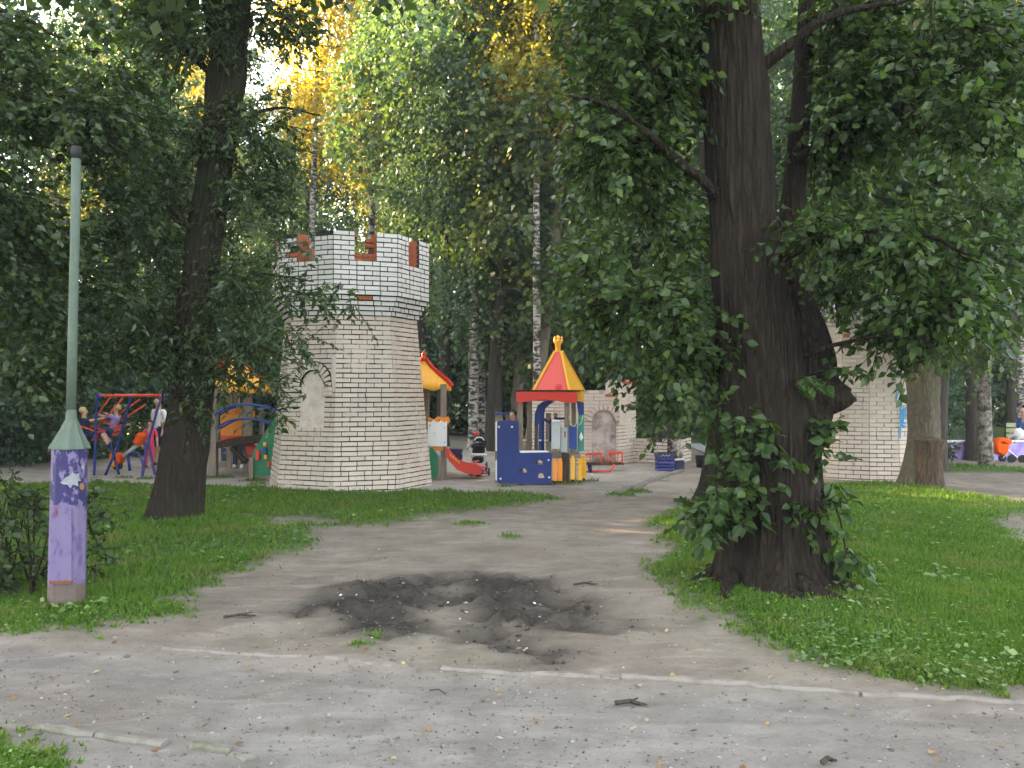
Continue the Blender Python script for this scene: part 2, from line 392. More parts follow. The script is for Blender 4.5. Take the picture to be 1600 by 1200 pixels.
qi = (np.arange(ny - 1)[:, None] * nx + np.arange(nx - 1)[None, :])
quads = np.stack([qi, qi + 1, qi + nx + 1, qi + nx], -1).reshape(-1, 4)
cx = (XX[:-1, :-1] + XX[1:, 1:]) / 2; cy = (YY[:-1, :-1] + YY[1:, 1:]) / 2
cg = ((GG[:-1, :-1] + GG[1:, 1:]) / 2).ravel(); ck = kerb_side(cx, cy).ravel(); cyf = cy.ravel(); cxf = cx.ravel()
FOOT = smooth(-0.15, 0.3, kerb_side(XX, YY))
YARD = smooth(13.2, 15.5, YY + (fbm(XX * .8, YY * .8, 40) - .5) * 2) * smooth(4.5, 1.5, XX)
sel = np.zeros(len(quads), int)                    # 0 dirt path, 1 lawn, 2 footpath, 3 yard
sel[cyf > 14.0] = 3; sel[ck > 0] = 2; sel[cg > 0.5] = 1
V = np.stack([XX, YY, ZZ], -1).reshape(-1, 3)
for k, nm in enumerate(('dirt_path', 'lawn', 'footpath', 'playground_yard')):
    q = quads[sel == k]; u, inv = np.unique(q, return_inverse=True)
    o = arr_mesh(nm, V[u], inv.reshape(-1, 4), None, M['ground'], None, True)
    for an, src in (('lawn', GG), ('mud', MU), ('footpath', FOOT), ('yard', YARD)):
        o.data.attributes.new(an, 'FLOAT', 'POINT').data.foreach_set('value', src.ravel()[u].astype(np.float32))
    tag(o, kind='structure')
# the park beyond, out to the horizon: a sheet with a hole where the fine ground lies
def zed(x, y): return hz(x, y) if y < 47 else 0.0
m = MB(); E = 300
ring = [(xs[0], ys[0]), (xs[-1], ys[0]), (xs[-1], ys[-1]), (xs[0], ys[-1])]
out = [(-E, -E), (E, -E), (E, E), (-E, E)]
m.add([(x, y, -0.03) for x, y in ring] + [(x, y, -0.03) for x, y in out], [(0, 4, 5, 1), (1, 5, 6, 2), (2, 6, 7, 3), (3, 7, 4, 0)])
t = NT('far park ground'); p = t.pos(); n1 = t.noise(p, 0.25, 5)
M['far_ground'] = t.done(t.bsdf(t.ramp(n1, [(0.35, (0.05, 0.075, 0.025)), (0.6, (0.06, 0.09, 0.03)), (0.8, (0.14, 0.12, 0.09))]), 0.95))
tag(m.build('ground', M['far_ground']), kind='structure')

# kerbs
t = NT('old kerb concrete'); p = t.pos(); n1 = t.noise(p, 9, 6, 0.65); n2 = t.noise(p, 60, 4, 0.7)
M['kerb'] = t.done(t.bsdf(t.mix(t.ramp(n1, [(0.45, 0.0), (0.7, 0.8)]), (0.19, 0.173, 0.152), (0.10, 0.086, 0.072)), 0.92, t.bump(n2, 0.5, 0.006), 0.2))
t = NT('mossy kerb concrete'); p = t.pos(); n1 = t.noise(p, 6, 5, 0.65)
M['kerb_moss'] = t.done(t.bsdf(t.mix(t.ramp(n1, [(0.42, 0.0), (0.6, 0.8)]), (0.17, 0.16, 0.14), (0.085, 0.085, 0.05)), 0.92, t.bump(n1, 0.5, 0.006), 0.2))
def kerb(label, segs, mat, wid=0.048, up=0.015, rough=0.012):
    root = thing('kerb', label, 'kerb', tuple(G(*segs[0][0])))
    for (a, b, dz) in segs:
        A, B = G(*a), G(*b); n = max(3, int((B - A).length / 0.08)); mb = MB(); vs = []; fs = []
        d = (B - A).normalized(); s = Vector((-d.y, d.x, 0))
        for i in range(n + 1):
            f = i / n; c = A.lerp(B, f); z = hz(c.x, c.y) + up + dz
            wv = wid / 2 + R.uniform(-rough, rough) * 0.6
            e = 0.012
            for (o_, zz) in ((-wv, -0.15), (-wv, z - e + R.uniform(-rough, 0) * .6), (-wv + e, z + R.uniform(-rough, 0) * .5), (wv - e, z + R.uniform(-rough, 0) * .5), (wv, z - e), (wv, -0.15)):
                vs.append(c + s * o_ + Vector((0, 0, zz)))
        for i in range(n):
            for k in range(5): fs.append((i * 6 + k, i * 6 + k + 1, (i + 1) * 6 + k + 1, (i + 1) * 6 + k))
        fs.append((0, 1, 2, 3, 4, 5)); fs.append(tuple(n * 6 + k for k in (5, 4, 3, 2, 1, 0)))
        mb.add(vs, fs).build('kerb_stone', mat, root)
kerb('long worn concrete kerb half buried along the far side of the footpath',
     [((255, 1012), (485, 1027), 0.0), ((489, 1028), (540, 1032), -0.002), ((545, 1033), (640, 1038), -0.005), ((646, 1038), (686, 1041), -0.012), ((690, 1041), (938, 1057), 0.0), ((944, 1057), (968, 1060), -0.01), ((972, 1060), (1340, 1083), 0.008), ((1347, 1085), (1640, 1102), 0.004), ((1650, 1103), (1900, 1117), 0.0)], M['kerb'])
kerb('short mossy broken kerb at the near left edge of the footpath',
     [((-120, 1113), (40, 1126), 0.0), ((48, 1128), (150, 1140), 0.01), ((153, 1141), (258, 1152), 0.012), ((300, 1160), (362, 1164), 0.015), ((364, 1165), (392, 1177), 0.0)], M['kerb_moss'], 0.06, 0.014)
kerb('straight pale concrete edging beside the path to the blue bin', [((1066, 738), (1020, 751), 0.0), ((1018, 752), (965, 773), 0.0), ((962, 775), (900, 795), -0.045)], M['kerb'], 0.10, 0.05)

# ---------------------------------------------------------------- brick towers and walls
def paint_brick(name, col, dark, amount):
    t = NT(name); p = t.pos(); r = t.rnd()
    n1 = t.noise(p, 24, 5, 0.65); n2 = t.noise(p, 1.3, 4); n3 = t.noise(t.map(p, (6, 6, 1.2)), 1.5, 4)
    c = t.mix(t.math('MULTIPLY', r, 0.55), col, tuple(x * 0.80 for x in col))
    c = t.mix(t.ramp(n2, [(0.5, 0.0), (0.75, 0.35)]), c, (col[0] * 0.92, col[1] * 0.78, col[2] * 0.68))
    c = t.mix(t.ramp(n3, [(0.56, 0.0), (0.75, 0.35)]), c, tuple(x * 0.5 for x in col))
    c = t.mix(t.math('MULTIPLY', t.ramp(n1, [(0.60, 0.0), (0.70, 1.0)]), amount), c, dark)
    return t.done(t.bsdf(c, 0.8, t.bump(n1, 0.35, 0.006), 0.2))
M['brick_white'] = paint_brick('white painted brick', (0.67, 0.65, 0.62), (0.25, 0.10, 0.06), 0.5)
M['brick_cream'] = paint_brick('cream painted brick', (0.62, 0.535, 0.46), (0.16, 0.12, 0.095), 0.5)
t = NT('bare red brick'); p = t.pos(); r = t.rnd(); n1 = t.noise(p, 22, 5, 0.7)
c = t.mix(r, (0.30, 0.085, 0.04), (0.42, 0.15, 0.075)); c = t.mix(t.ramp(n1, [(0.5, 0.0), (0.75, 0.7)]), c, (0.13, 0.05, 0.03))
M['brick_red'] = t.done(t.bsdf(c, 0.88, t.bump(n1, 0.5, 0.006), 0.15))
t = NT('dark joint mortar'); p = t.pos(); n1 = t.noise(p, 18, 4)
M['mortar_dark'] = t.done(t.bsdf(t.ramp(n1, [(0.3, (0.025, 0.023, 0.022)), (0.8, (0.07, 0.064, 0.06))]), 0.95, None, 0.1))
t = NT('paint smeared mortar'); p = t.pos(); n1 = t.noise(p, 1.5, 5, 0.6); n2 = t.noise(p, 14, 4)
f = t.ramp(t.math('ADD', n1, t.math('MULTIPLY', n2, 0.25)), [(0.655, 0.0), (0.78, 0.9)])
M['mortar_mixed'] = t.done(t.bsdf(t.mix(f, (0.035, 0.031, 0.028), (0.55, 0.48, 0.43)), 0.95, None, 0.1))
t = NT('mostly painted mortar'); p = t.pos(); n1 = t.noise(p, 1.4, 5, 0.6); n2 = t.noise(p, 14, 4)
sz = t.n('ShaderNodeSeparateXYZ'); t.l(p, sz.inputs[0])
f = t.ramp(t.math('ADD', t.math('ADD', n1, t.math('MULTIPLY', n2, 0.25)), t.math('MULTIPLY', sz.outputs[2], 0.16)), [(0.62, 0.0), (0.86, 1.0)])
M['mortar_painted'] = t.done(t.bsdf(t.mix(f, (0.12, 0.10, 0.085), (0.53, 0.46, 0.41)), 0.95, None, 0.1))
t = NT('cream plaster'); p = t.pos(); n1 = t.noise(p, 5, 6, 0.65); n2 = t.noise(p, 40, 4)
M['plaster'] = t.done(t.bsdf(t.ramp(n1, [(0.3, (0.46, 0.39, 0.33)), (0.55, (0.64, 0.56, 0.49)), (0.8, (0.68, 0.63, 0.58))]), 0.85, t.bump(t.math('ADD', n1, t.math('MULTIPLY', n2, 0.4)), 0.6, 0.02), 0.2))
def brick_mesh(face, rest):
    me = bpy.data.meshes.new('brick')
    vs = [(x, y, z) for x in (-.5, .5) for y in (-.5, .5) for z in (-.5, .5)]
    e = 0.47
    vs = [(-.5, -.5, -.5), (-.5, .5, -.5), (.5, -.5, -.5), (.5, .5, -.5), (-.5, -.5, .5), (-.5, .5, .5), (.5, -.5, .5), (.5, .5, .5)]
    # local x along the wall, -y is the outer face
    fs = [(0, 2, 6, 4), (3, 1, 5, 7), (1, 0, 4, 5), (2, 3, 7, 6), (4, 6, 7, 5), (1, 3, 2, 0)]
    me.from_pydata(vs, [], fs); me.materials.append(face); me.materials.append(rest)
    me.polygons.foreach_set('material_index', [0, 1, 1, 1, 1, 1])
    return me
BRICK = {k: brick_mesh(M['brick_' + k], M['mortar_dark' if k == 'white' else 'brick_cream' if k == 'cream' else 'brick_red']) for k in ('white', 'cream', 'red')}
CH = 0.077                                             # course height
def emit_bricks(root, bricks, limit=300):
    """bricks: (kind, centre, along, outward, length, depth, height, jitter). The ones that show largest become parts, the rest one mesh."""
    def show(b):
        v = Vector((0, 0, H)) - b[1]; d = v.length; v = v / d
        return b[4] * b[6] * max(0.0, v.dot(b[3])) / (d * d)
    order = sorted(bricks, key=show, reverse=True)
    for b in order[:limit]:
        o = bpy.data.objects.new('brick', BRICK[b[0]]); COL.objects.link(o); o.parent = root
        u = b[2]; n = b[3]; z = u.cross(-n)
        Mx = Matrix(((u.x, -n.x, z.x), (u.y, -n.y, z.y), (u.z, -n.z, z.z)))
        o.location = b[1] - origin_of(root); o.rotation_euler = Mx.to_euler(); o.scale = (b[4], b[5], b[6])
    by = {}
    mats = [M['brick_white'], M['brick_cream'], M['brick_red'], M['mortar_dark']]; ix = {'white': 0, 'cream': 1, 'red': 2}
    mb = MB()
    for b in order[limit:]:
        u, n = b[2], b[3]; z = u.cross(-n); c = b[1]; hx, hy, hh = b[4] / 2, b[5] / 2, b[6] / 2
        vs = [c + u * (sx * hx) - n * (sy * hy) + z * (sz * hh) for sz in (-1, 1) for sx, sy in ((-1, -1), (-1, 1), (1, -1), (1, 1))]
        fs = [(0, 2, 6, 4), (3, 1, 5, 7), (1, 0, 4, 5), (2, 3, 7, 6), (4, 6, 7, 5), (1, 3, 2, 0)]
        mb.cur = ix[b[0]]; mb.add(vs, fs[:1]); mb.v = mb.v  # outer face
        k = len(mb.v) - 8; mb.cur = 3 if b[0] == 'white' else ix[b[0]]
        for f in fs[1:]: mb.f.append([k + i for i in f]); mb.m.append(mb.cur)
    if mb.f: tag(mb.build('brickwork', mats, root), kind='stuff')
def course_bricks(A, B, n, z, i, kind, depth, skip=None, mixed=False, red=0.0, miss=0.0, hgt=0.0605, cut=None):
    """one course from A to B at height z (A, B on the outer face); returns the bricks"""
    if cut and cut[0] < cut[1]:
        L = (B - A).length; u = (B - A) / L; res = []
        if cut[0] > .04: res += course_bricks(A, A + u * cut[0], n, z, i, kind, depth, skip, mixed, red, miss, hgt)
        if L - cut[1] > .04: res += course_bricks(A + u * cut[1], B, n, z, i + 1, kind, depth, skip, mixed, red, miss, hgt)
        return res
    L = (B - A).length; u = (B - A) / L; out = []; s = 0.0; first = True
    seq = (0.25, 0.12) if mixed else (0.25,)
    j = 0
    while s < L - 0.004:
        ln = seq[(i + j) % len(seq)] if mixed else 0.25
        if first: ln = (0.125 if i % 2 else 0.25) if not mixed else (0.12 if i % 2 else 0.25); first = False
        if R.random() < 0.07: ln = 0.12
        e = min(L, s + ln)
        if L - e < 0.05: e = L
        c = (s + e) / 2
        if not (skip and skip(c, s, e, z)) and R.random() > miss:
            k = 'red' if R.random() < red else kind
            o = R.uniform(-0.005, 0.005)
            out.append((k, A + u * c + n * (o - depth / 2) + Vector((0, 0, z - A.z + hgt / 2 + R.uniform(-.0025, .0025))), u, n, max(0.02, e - s - 0.014), depth, hgt + R.uniform(-.002, .001)))
        s = e + (0.0005); j += 1
    return out
def castle_tower(label, cx, cy, n, th0, r0, r1, rp, nb, nc, npar, mortar, niche=None, miss=0.003, merl=(0.33, 0.66), limit=300):
    """th0: angle of one corner from the direction to the camera, to the right"""
    root = thing('castle_tower', label, 'tower', (cx, cy, 0), 'painted brick castle towers')
    toward = math.atan2(-cy, -cx)
    def corner(k, r, z): a = toward + th0 + 2 * math.pi * k / n; return Vector((cx + r * math.cos(a), cy + r * math.sin(a), z))
    zb = -0.12
    tot = nb + nc + npar
    def rad(i):
        if i < nb: return r0 + (r1 - r0) * (i / nb) ** 0.92
        if i < nb + nc: return r1 + (rp - r1) * (i - nb + 1) / nc
        return rp
    bricks = []
    for i in range(tot):
        z = zb + i * CH; r = rad(i)
        par = i >= nb + nc
        for k in range(n):
            A, B = corner(k, r, z), corner(k + 1, r, z); L = (B - A).length
            mid = (A + B) / 2; nn = Vector((mid.x - cx, mid.y - cy, 0)).normalized()
            if (B - A).cross(Vector((0, 0, 1))).dot(nn) < 0: A, B = B, A
            sk = None; ct = None
            if par and i >= tot - 6: ct = (merl[0] * L, merl[1] * L)
            if par and i == tot - 1:
                def sk(c, s, e, z, L=L, k=k): return (k * 7 + 3) % 4 == 0
            if niche and k == niche['face'] and not par:
                zz = z + .03
                if niche['z0'] < zz < niche['zs'] + niche['w'] * 1.1:
                    hw = niche['w'] if zz < niche['zs'] else (niche['w'] + .06) * math.sqrt(max(0, 1 - ((zz - niche['zs']) / (niche['w'] * 1.1 + .06)) ** 2))
                    ct = (L * niche['t'] - hw, L * niche['t'] + hw)
            depth = 0.05 if par else 0.07
            for b in course_bricks(A, B, nn, z, i + k * 3, 'white' if i >= nb else 'cream', depth, sk, par or (nb <= i and R.random() < 0.6), 0.003 if i < nb else 0.008, miss, cut=ct): bricks.append(b)
            if par:                                   # inner wythe of bare red brick
                a2, b2 = corner(k, r - 0.30, z), corner(k + 1, r - 0.30, z); nn2 = -nn
                if (b2 - a2).cross(Vector((0, 0, 1))).dot(nn2) < 0: a2, b2 = b2, a2
                L2 = (b2 - a2).length
                sk2 = (lambda c, s, e, z, L2=L2: merl[0] - .02 < c / L2 < merl[1] + .02) if i >= tot - 6 else None
                bricks += course_bricks(a2, b2, nn2, z, i + k, 'red', 0.13, sk2)
    # mortar core
    mb = MB(); rows = []
    zs = [(zb - 0.1, r0 - 0.016)] + [(zb + i * CH, rad(i) - (0.016 if i < nb else 0.02)) for i in range(0, nb + nc + 1)]
    zs = [(z, min(r, rad(max(0, i - 2)) - 0.016)) for i, (z, r) in enumerate(zs)]
    vs = [corner(k, r, z) for z, r in zs for k in range(n)]
    fs = [(i * n + k, i * n + (k + 1) % n, (i + 1) * n + (k + 1) % n, (i + 1) * n + k) for i in range(len(zs) - 1) for k in range(n)]
    fs.append(tuple((len(zs) - 1) * n + k for k in range(n)))
    mb.add(vs, fs).build('mortar', mortar, root)
    # parapet core: low ring plus one merlon block on every corner
    mb = MB(); z0 = zb + (nb + nc) * CH; z1 = zb + (tot - 6) * CH - 0.012; z2 = zb + tot * CH - 0.02; ro, ri = rp - 0.022, rp - 0.27
    vs = []
    for k in range(n): vs += [corner(k, ro, z0), corner(k, ro, z1), corner(k, ri, z1), corner(k, ri, z0)]
    fs = []
    for k in range(n):
        a, b = k * 4, ((k + 1) % n) * 4
        for q in range(4):
            mb.cur = 1 if q == 0 else 0
            mb.add([vs[a + q], vs[b + q], vs[b + (q + 1) % 4], vs[a + (q + 1) % 4]], [(0, 1, 2, 3)])
    for k in range(n):
        f = merl[0] - 0.008
        def pt(r, kk, ff, z): return corner(k, r, z).lerp(corner(k + kk, r, z), ff)
        for kk in (1, -1):
            a = [pt(ro, kk, 0, z1 + .001), pt(ro, kk, f, z1 + .001), pt(ri, kk, f, z1 + .001), pt(ri, kk, 0, z1 + .001)]; b = [v + Vector((0, 0, z2 - z1)) for v in a]
            mb.cur = 1; mb.add([a[0], a[1], b[1], b[0]], [(0, 1, 2, 3)]); mb.cur = 0; mb.add(a + b, [(1, 2, 6, 5), (2, 3, 7, 6), (4, 5, 6, 7)])
    mb.build('parapet_core', [M['brick_red'], M['mortar_dark']], root)
    if niche:
        k = niche['face']; 
        def fpt(s, z, off):
            i = (z - zb) / CH; r = rad(min(nb - 1, i)); A, B = corner(k, r, z), corner(k + 1, r, z)
            mid = (A + B) / 2; nn = Vector((mid.x - cx, mid.y - cy, 0)).normalized()
            if (B - A).cross(Vector((0, 0, 1))).dot(nn) < 0: A, B = B, A
            u = (B - A).normalized(); L = (B - A).length
            return A + u * (L * niche['t'] + s) + nn * off, u, nn
        w_, zb_, zs_ = niche['w'], niche['z0'], niche['zs']
        out = [(-w_, zb_), (w_, zb_)] + [(w_, zb_ + (zs_ - zb_) * q / 6) for q in range(1, 6)] + [(w_ * math.cos(a), zs_ + w_ * 1.1 * math.sin(a)) for a in [math.pi * q / 14 for q in range(15)]] + [(-w_, zb_ + (zs_ - zb_) * q / 6) for q in range(5, 0, -1)]
        mb = MB(); c0 = fpt(0, (zb_ + zs_) / 2, -0.004)[0]
        ft = [fpt(s + R.uniform(-.004, .004), z, -0.010)[0] for s, z in out]; bk = [fpt(s, z, -0.08)[0] for s, z in out]; q = len(out)
        mb.add([c0] + ft + bk, [(0, 1 + i, 1 + (i + 1) % q) for i in range(q)] + [(1 + i, 1 + q + i, 1 + q + (i + 1) % q, 1 + (i + 1) % q) for i in range(q)])
        mb.build('niche_infill', M['plaster'], root)
        mb = MB(); vs = []
        for q in range(15):
            a = math.pi * q / 14
            vs += [fpt(r_ * math.cos(a), zs_ + r_ * 1.08 * math.sin(a), .028)[0] for r_ in (w_ + .012, w_ + .15)] + [fpt(r_ * math.cos(a), zs_ + r_ * 1.08 * math.sin(a), -.05)[0] for r_ in (w_ + .15, w_ + .012)]
        mb.add(vs, [(q * 4 + k, q * 4 + (k + 1) % 4, q * 4 + 4 + (k + 1) % 4, q * 4 + 4 + k) for q in range(14) for k in range(4)]).build('arch_bed', M['mortar_dark'], root)
        for q in range(13):                            # ring of voussoirs
            a = math.pi * (q + .5) / 13; rr = w_ + 0.075
            c, u, nn = fpt(rr * math.cos(a), zs_ + rr * 1.08 * math.sin(a), 0.0)
            rad_ = (u * math.cos(a) + Vector((0, 0, 1)) * math.sin(a)).normalized()
            tan = nn.cross(rad_)
            o = bpy.data.objects.new('voussoir', BRICK['cream']); COL.objects.link(o); o.parent = root
            Mx = Matrix(((rad_.x, -nn.x, tan.x), (rad_.y, -nn.y, tan.y), (rad_.z, -nn.z, tan.z)))
            if Mx.determinant() < 0: Mx = Matrix(((rad_.x, -nn.x, -tan.x), (rad_.y, -nn.y, -tan.y), (rad_.z, -nn.z, -tan.z)))
            o.location = c - origin_of(root); o.rotation_euler = Mx.to_euler(); o.scale = (0.125, 0.09, 0.054)
        for s in (-1, 1):
            for q in range(2):
                c, u, nn = fpt(s * (w_ + 0.075), zs_ - 0.035 - q * CH, 0.02)
                if q == 0 or s > 0: MB().box(c, (0.125, 0.08, 0.064), Matrix(((u.x, -nn.x, 0), (u.y, -nn.y, 0), (0, 0, 1)))).build('arch_springer', M['brick_cream'], root)
        c, u, nn = fpt(w_ + 0.16, zs_ + 0.22, 0.012)
        MB().box(c, (0.05, 0.05, 0.5), Matrix(((u.x, -nn.x, 0), (u.y, -nn.y, 0), (0, 0, 1)))).build('arch_pilaster', M['brick_cream'], root)
    emit_bricks(root, bricks, limit)
    return root, corner, rad
def in_niche(nc, s, z, pad):
    w_ = nc['w'] - pad
    if abs(s) > w_ or z < nc['z0']: return False
    return z < nc['zs'] or (s / w_) ** 2 + ((z - nc['zs']) / (w_ * 1.1)) ** 2 < 1
Yt = 15.15
tc = W(548, 700, Yt)
castle_tower('tall octagonal white and cream brick tower with battlements and a blind arch', tc.x, tc.y, 8, math.radians(-11.5), 1.41, 1.13, 1.345, 38, 5, 12, M['mortar_mixed'],
             dict(face=-1 % 8, t=0.56, w=0.23, z0=1.0, zs=1.66))

# second tower, ruin and low wall
tc2 = W(1350, 700, 17.0)
tower2, corner2, rad2 = castle_tower('round cream brick tower half hidden behind the big dark trunk, with blue graffiti', tc2.x, tc2.y, 16, math.radians(4), 1.37, 1.10, 1.31, 38, 5, 12, M['mortar_painted'], None, 0.004, (0.30, 0.85))
M['spray_blue'] = paint('blue spray paint', (0.05, 0.26, 0.50), 0.6, 0.35, (0.5, 0.45, 0.4), 0.2, 30)
def on_tower2(px, py):
    d = W(px, py, 10) - Vector((0, 0, H)); best = None
    for s in np.linspace(1.3, 1.75, 900):
        q = Vector((0, 0, H)) + d * float(s); r = rad2(min(37, max(0, int((q.z + 0.12) / CH)))) * math.cos(math.pi / 16)
        if math.hypot(q.x - tc2.x, q.y - tc2.y) < r + 0.026: return q
    return q
def stroke(pts, wd):
    mb = MB(); P = []
    for (x0, y0), (x1, y1) in zip(pts[:-1], pts[1:]):
        for k in range(4): P.append((x0 + (x1 - x0) * k / 4, y0 + (y1 - y0) * k / 4))
    P.append(pts[-1]); vs = []; fs = []
    for i, (x, y) in enumerate(P):
        a = P[max(0, i - 1)]; b = P[min(len(P) - 1, i + 1)]; dx, dy = b[0] - a[0], b[1] - a[1]; l = math.hypot(dx, dy) or 1
        w_ = wd * R.uniform(.75, 1.1) / 2
        vs += [on_tower2(x - dy / l * w_, y + dx / l * w_), on_tower2(x + dy / l * w_, y - dx / l * w_)]
    for i in range(len(P) - 1): fs.append((i * 2, i * 2 + 1, i * 2 + 3, i * 2 + 2))
    mb.add(vs, fs).build('graffiti', M['spray_blue'], tower2)
stroke([(1400, 629), (1401, 620), (1404, 613), (1409, 609), (1415, 608)], 3)
stroke([(1414, 617), (1409, 624), (1407, 640), (1407, 660), (1406, 685)], 3.4)
stroke([(1416, 636), (1410, 645), (1416, 650), (1408, 658), (1415, 662)], 3.6)
stroke([(1415, 640), (1413, 650), (1409, 665), (1416, 667)], 3.4)

def wall_faces(name, label, cat, faces, tops, kind_of=None, limit=300, mort='mortar_mixed', skip=None):
    """faces: list of (A, B, top height, course skip) with outer face to the right of A->B seen from above turned to the camera"""
    root = thing(name, label, cat, tuple(faces[0][0]))
    bricks = []
    for fi, (A, B, top, sk, depth) in enumerate(faces):
        u = (B - A).normalized(); nn = Vector((u.y, -u.x, 0)); L = (B - A).length
        nco = int(round(top / CH)); 
        for i in range(nco):
            z = -0.06 + i * CH
            bricks += course_bricks(Vector((A.x, A.y, z)), Vector((B.x, B.y, z)), nn, z, i, 'cream', 0.07, sk if fi else None, False, 0.003 if i < nco - 2 else 0.08, 0.003 if i < nco - 1 else 0.2, cut=acut(z + .03) if name == 'ruined_wall' and fi == 0 else None)
        mb = MB(); a0 = A - nn * 0.014; b0 = B - nn * 0.014; a1 = A - nn * depth; b1 = B - nn * depth; zt = Vector((0, 0, -0.06 + nco * CH - 0.012)); zl = Vector((0, 0, -0.2))
        mb.add([a0 + zl, b0 + zl, b1 + zl, a1 + zl, a0 + zt, b0 + zt, b1 + zt, a1 + zt], [(0, 1, 5, 4), (1, 2, 6, 5), (2, 3, 7, 6), (3, 0, 4, 7), (4, 5, 6, 7)])
        mb.build('mortar', M[mort], root)
    emit_bricks(root, bricks, limit)
    return root
rA, rB, rC = G(832, 728), G(967, 725), G(994, 720)
rA = Vector((rA.x, 19.6, 0)); rB = Vector((W(966, 0, 19.2).x, 19.2, 0)); rC = Vector((W(994, 0, 20.1).x, 20.1, 0))
Lf = (rB - rA).length; ca = Lf * (945 - 832) / (967 - 832)
def acut(z):
    if z > 1.2: return None
    hw = .26 if z < .95 else .27 * math.sqrt(max(0, 1 - ((z - .95) / .26) ** 2))
    return (ca - hw, ca + hw)
def arch_in(c, z, w_, z0, zs): return abs(c - ca) < w_ and z0 < z < zs + (0.95 * w_ * math.sqrt(max(0, 1 - ((c - ca) / w_) ** 2)) if z > zs else 1)
ruin = wall_faces('ruined_wall', 'ruined cream brick castle wall with a bricked up arch, behind the playhouse', 'wall',
    [(rA, rB, 1.66, lambda c, s, e, z: arch_in(c, z + .03, 0.26, -1, 0.95), 0.25), (rB, rC, 1.9, lambda c, s, e, z: z > 1.62 and c < .22, 0.3)], None, None, 300, 'mortar_painted')
mb = MB(); u_ = (rB - rA).normalized(); n_ = Vector((u_.y, -u_.x, 0))
out = [(-.255, 0), (.255, 0), (.255, .95)] + [(.255 * math.cos(a), .95 + .25 * math.sin(a) ** .8) for a in [math.pi * q / 10 for q in range(1, 10)]] + [(-.255, .95)]
P = [rA + u_ * (ca + s) + Vector((0, 0, z - 0.02)) for s, z in out]; q = len(P)
mb.add([p + n_ * -0.03 for p in P] + [p - n_ * .08 for p in P], [tuple(range(q))] + [(i, i + q, (i + 1) % q + q, (i + 1) % q) for i in range(q)])
mb.build('niche_infill', M['plaster'], ruin)
for s in range(10):
    a = math.pi * (s + .5) / 10; rr = .31
    c = rA + u_ * (ca + rr * math.cos(a)) + Vector((0, 0, .95 + rr * math.sin(a))) + n_ * .02
    rad_ = u_ * math.cos(a) + Vector((0, 0, 1)) * math.sin(a); tan = rad_.cross(n_)
    MB().box(c, (.11, .09, .075), Matrix(((rad_.x, n_.x, tan.x), (rad_.y, n_.y, tan.y), (rad_.z, n_.z, tan.z)))).build('voussoir', M['brick_cream'], ruin)
MB().box(rA + u_ * (ca + .40) + n_ * .03 + Vector((0, 0, 1.12)), (.12, .1, .5), Matrix(((u_.x, -n_.x, 0), (u_.y, -n_.y, 0), (0, 0, 1)))).build('corbel', M['brick_cream'], ruin)
for k in range(7):
    c = rB.lerp(rC, .05 + .13 * k) + Vector((0, .12, 1.80 + R.uniform(-.02, .05)))
    MB().box(c, (.22, .12, .07), Matrix.Rotation(R.uniform(0, 1), 3, 'Z') @ Matrix.Rotation(R.uniform(-.15, .15), 3, 'X')).build('brick', M['brick_red'], ruin)
lA, lB, lC = Vector((W(972, 0, 20.2).x, 20.2, 0)), Vector((W(1060, 0, 19.4).x, 19.4, 0)), Vector((W(1080, 0, 20.4).x, 20.4, 0))
wall_faces('low_brick_wall', 'low cream brick wall running from the ruined wall to behind the blue bin', 'wall', [(lA, lB, .62, None, .25), (lB, lC, .62, None, .25)], None, None, 150)

# ---------------------------------------------------------------- vegetation
def unit(v): return v / (np.linalg.norm(v, axis=-1, keepdims=True) + 1e-9)
def twigs_in(clusters, rng):
    """clusters: (centre xyz, radii xyz, number of twigs, clumps). returns twig starts and directions"""
    P = []; D = []
    for c, r, n, k in clusters:
        c = np.array(c, float); r = np.array(r if hasattr(r, '__len__') else (r, r, r), float)
        d = unit(rng.normal(size=(k, 3))); sub = c + d * r * (rng.random((k, 1)) ** 0.45) * 0.85
        idx = rng.integers(0, k, n); sr = r * (0.22 + 0.5 / math.sqrt(k))
        off = unit(rng.normal(size=(n, 3))) * rng.random((n, 1)) ** 0.5 * sr
        p = sub[idx] + off
        P.append(p); D.append(unit((p - c) / r) * 0.5 + unit(off) * 0.5)
    return np.vstack(P), np.vstack(D)
def leaves_on(P, D, rng, per, length, size, droop, spread=0.9, flat=0.8):
    n = len(P); up = np.array([0, 0, 1.0])
    d = unit(D + rng.normal(size=(n, 3)) * 0.45 + np.array([0, 0, -droop]))
    ln = length * rng.uniform(0.5, 1.2, (n, 1, 1)); t = (np.arange(per)[None, :, None] + rng.random((n, per, 1))) / per
    bend = np.array([0, 0, -0.35]) * (droop + 0.3)
    pos = P[:, None, :] + d[:, None, :] * t * ln + bend * (t * ln) ** 2
    side = unit(np.cross(d, up + 1e-3))[:, None, :]
    sg = np.where(np.arange(per) % 2, 1.0, -1.0)[None, :, None]
    ax = unit(d[:, None, :] * 0.5 + side * sg * spread + np.array([0, 0, -0.3 - droop * 0.3]) + rng.normal(size=(n, per, 3)) * 0.35)
    nr = np.array([0, 0, 1.0]) * flat + rng.normal(size=(n, per, 3)) * 0.6
    nr = unit(nr - ax * (nr * ax).sum(-1, keepdims=True))
    sz = size * rng.uniform(0.6, 1.25, (n, per, 1))
    ends = P + d * ln[:, 0] + bend * ln[:, 0] ** 2
    return pos.reshape(-1, 3), ax.reshape(-1, 3), nr.reshape(-1, 3), sz.reshape(-1, 1), ends
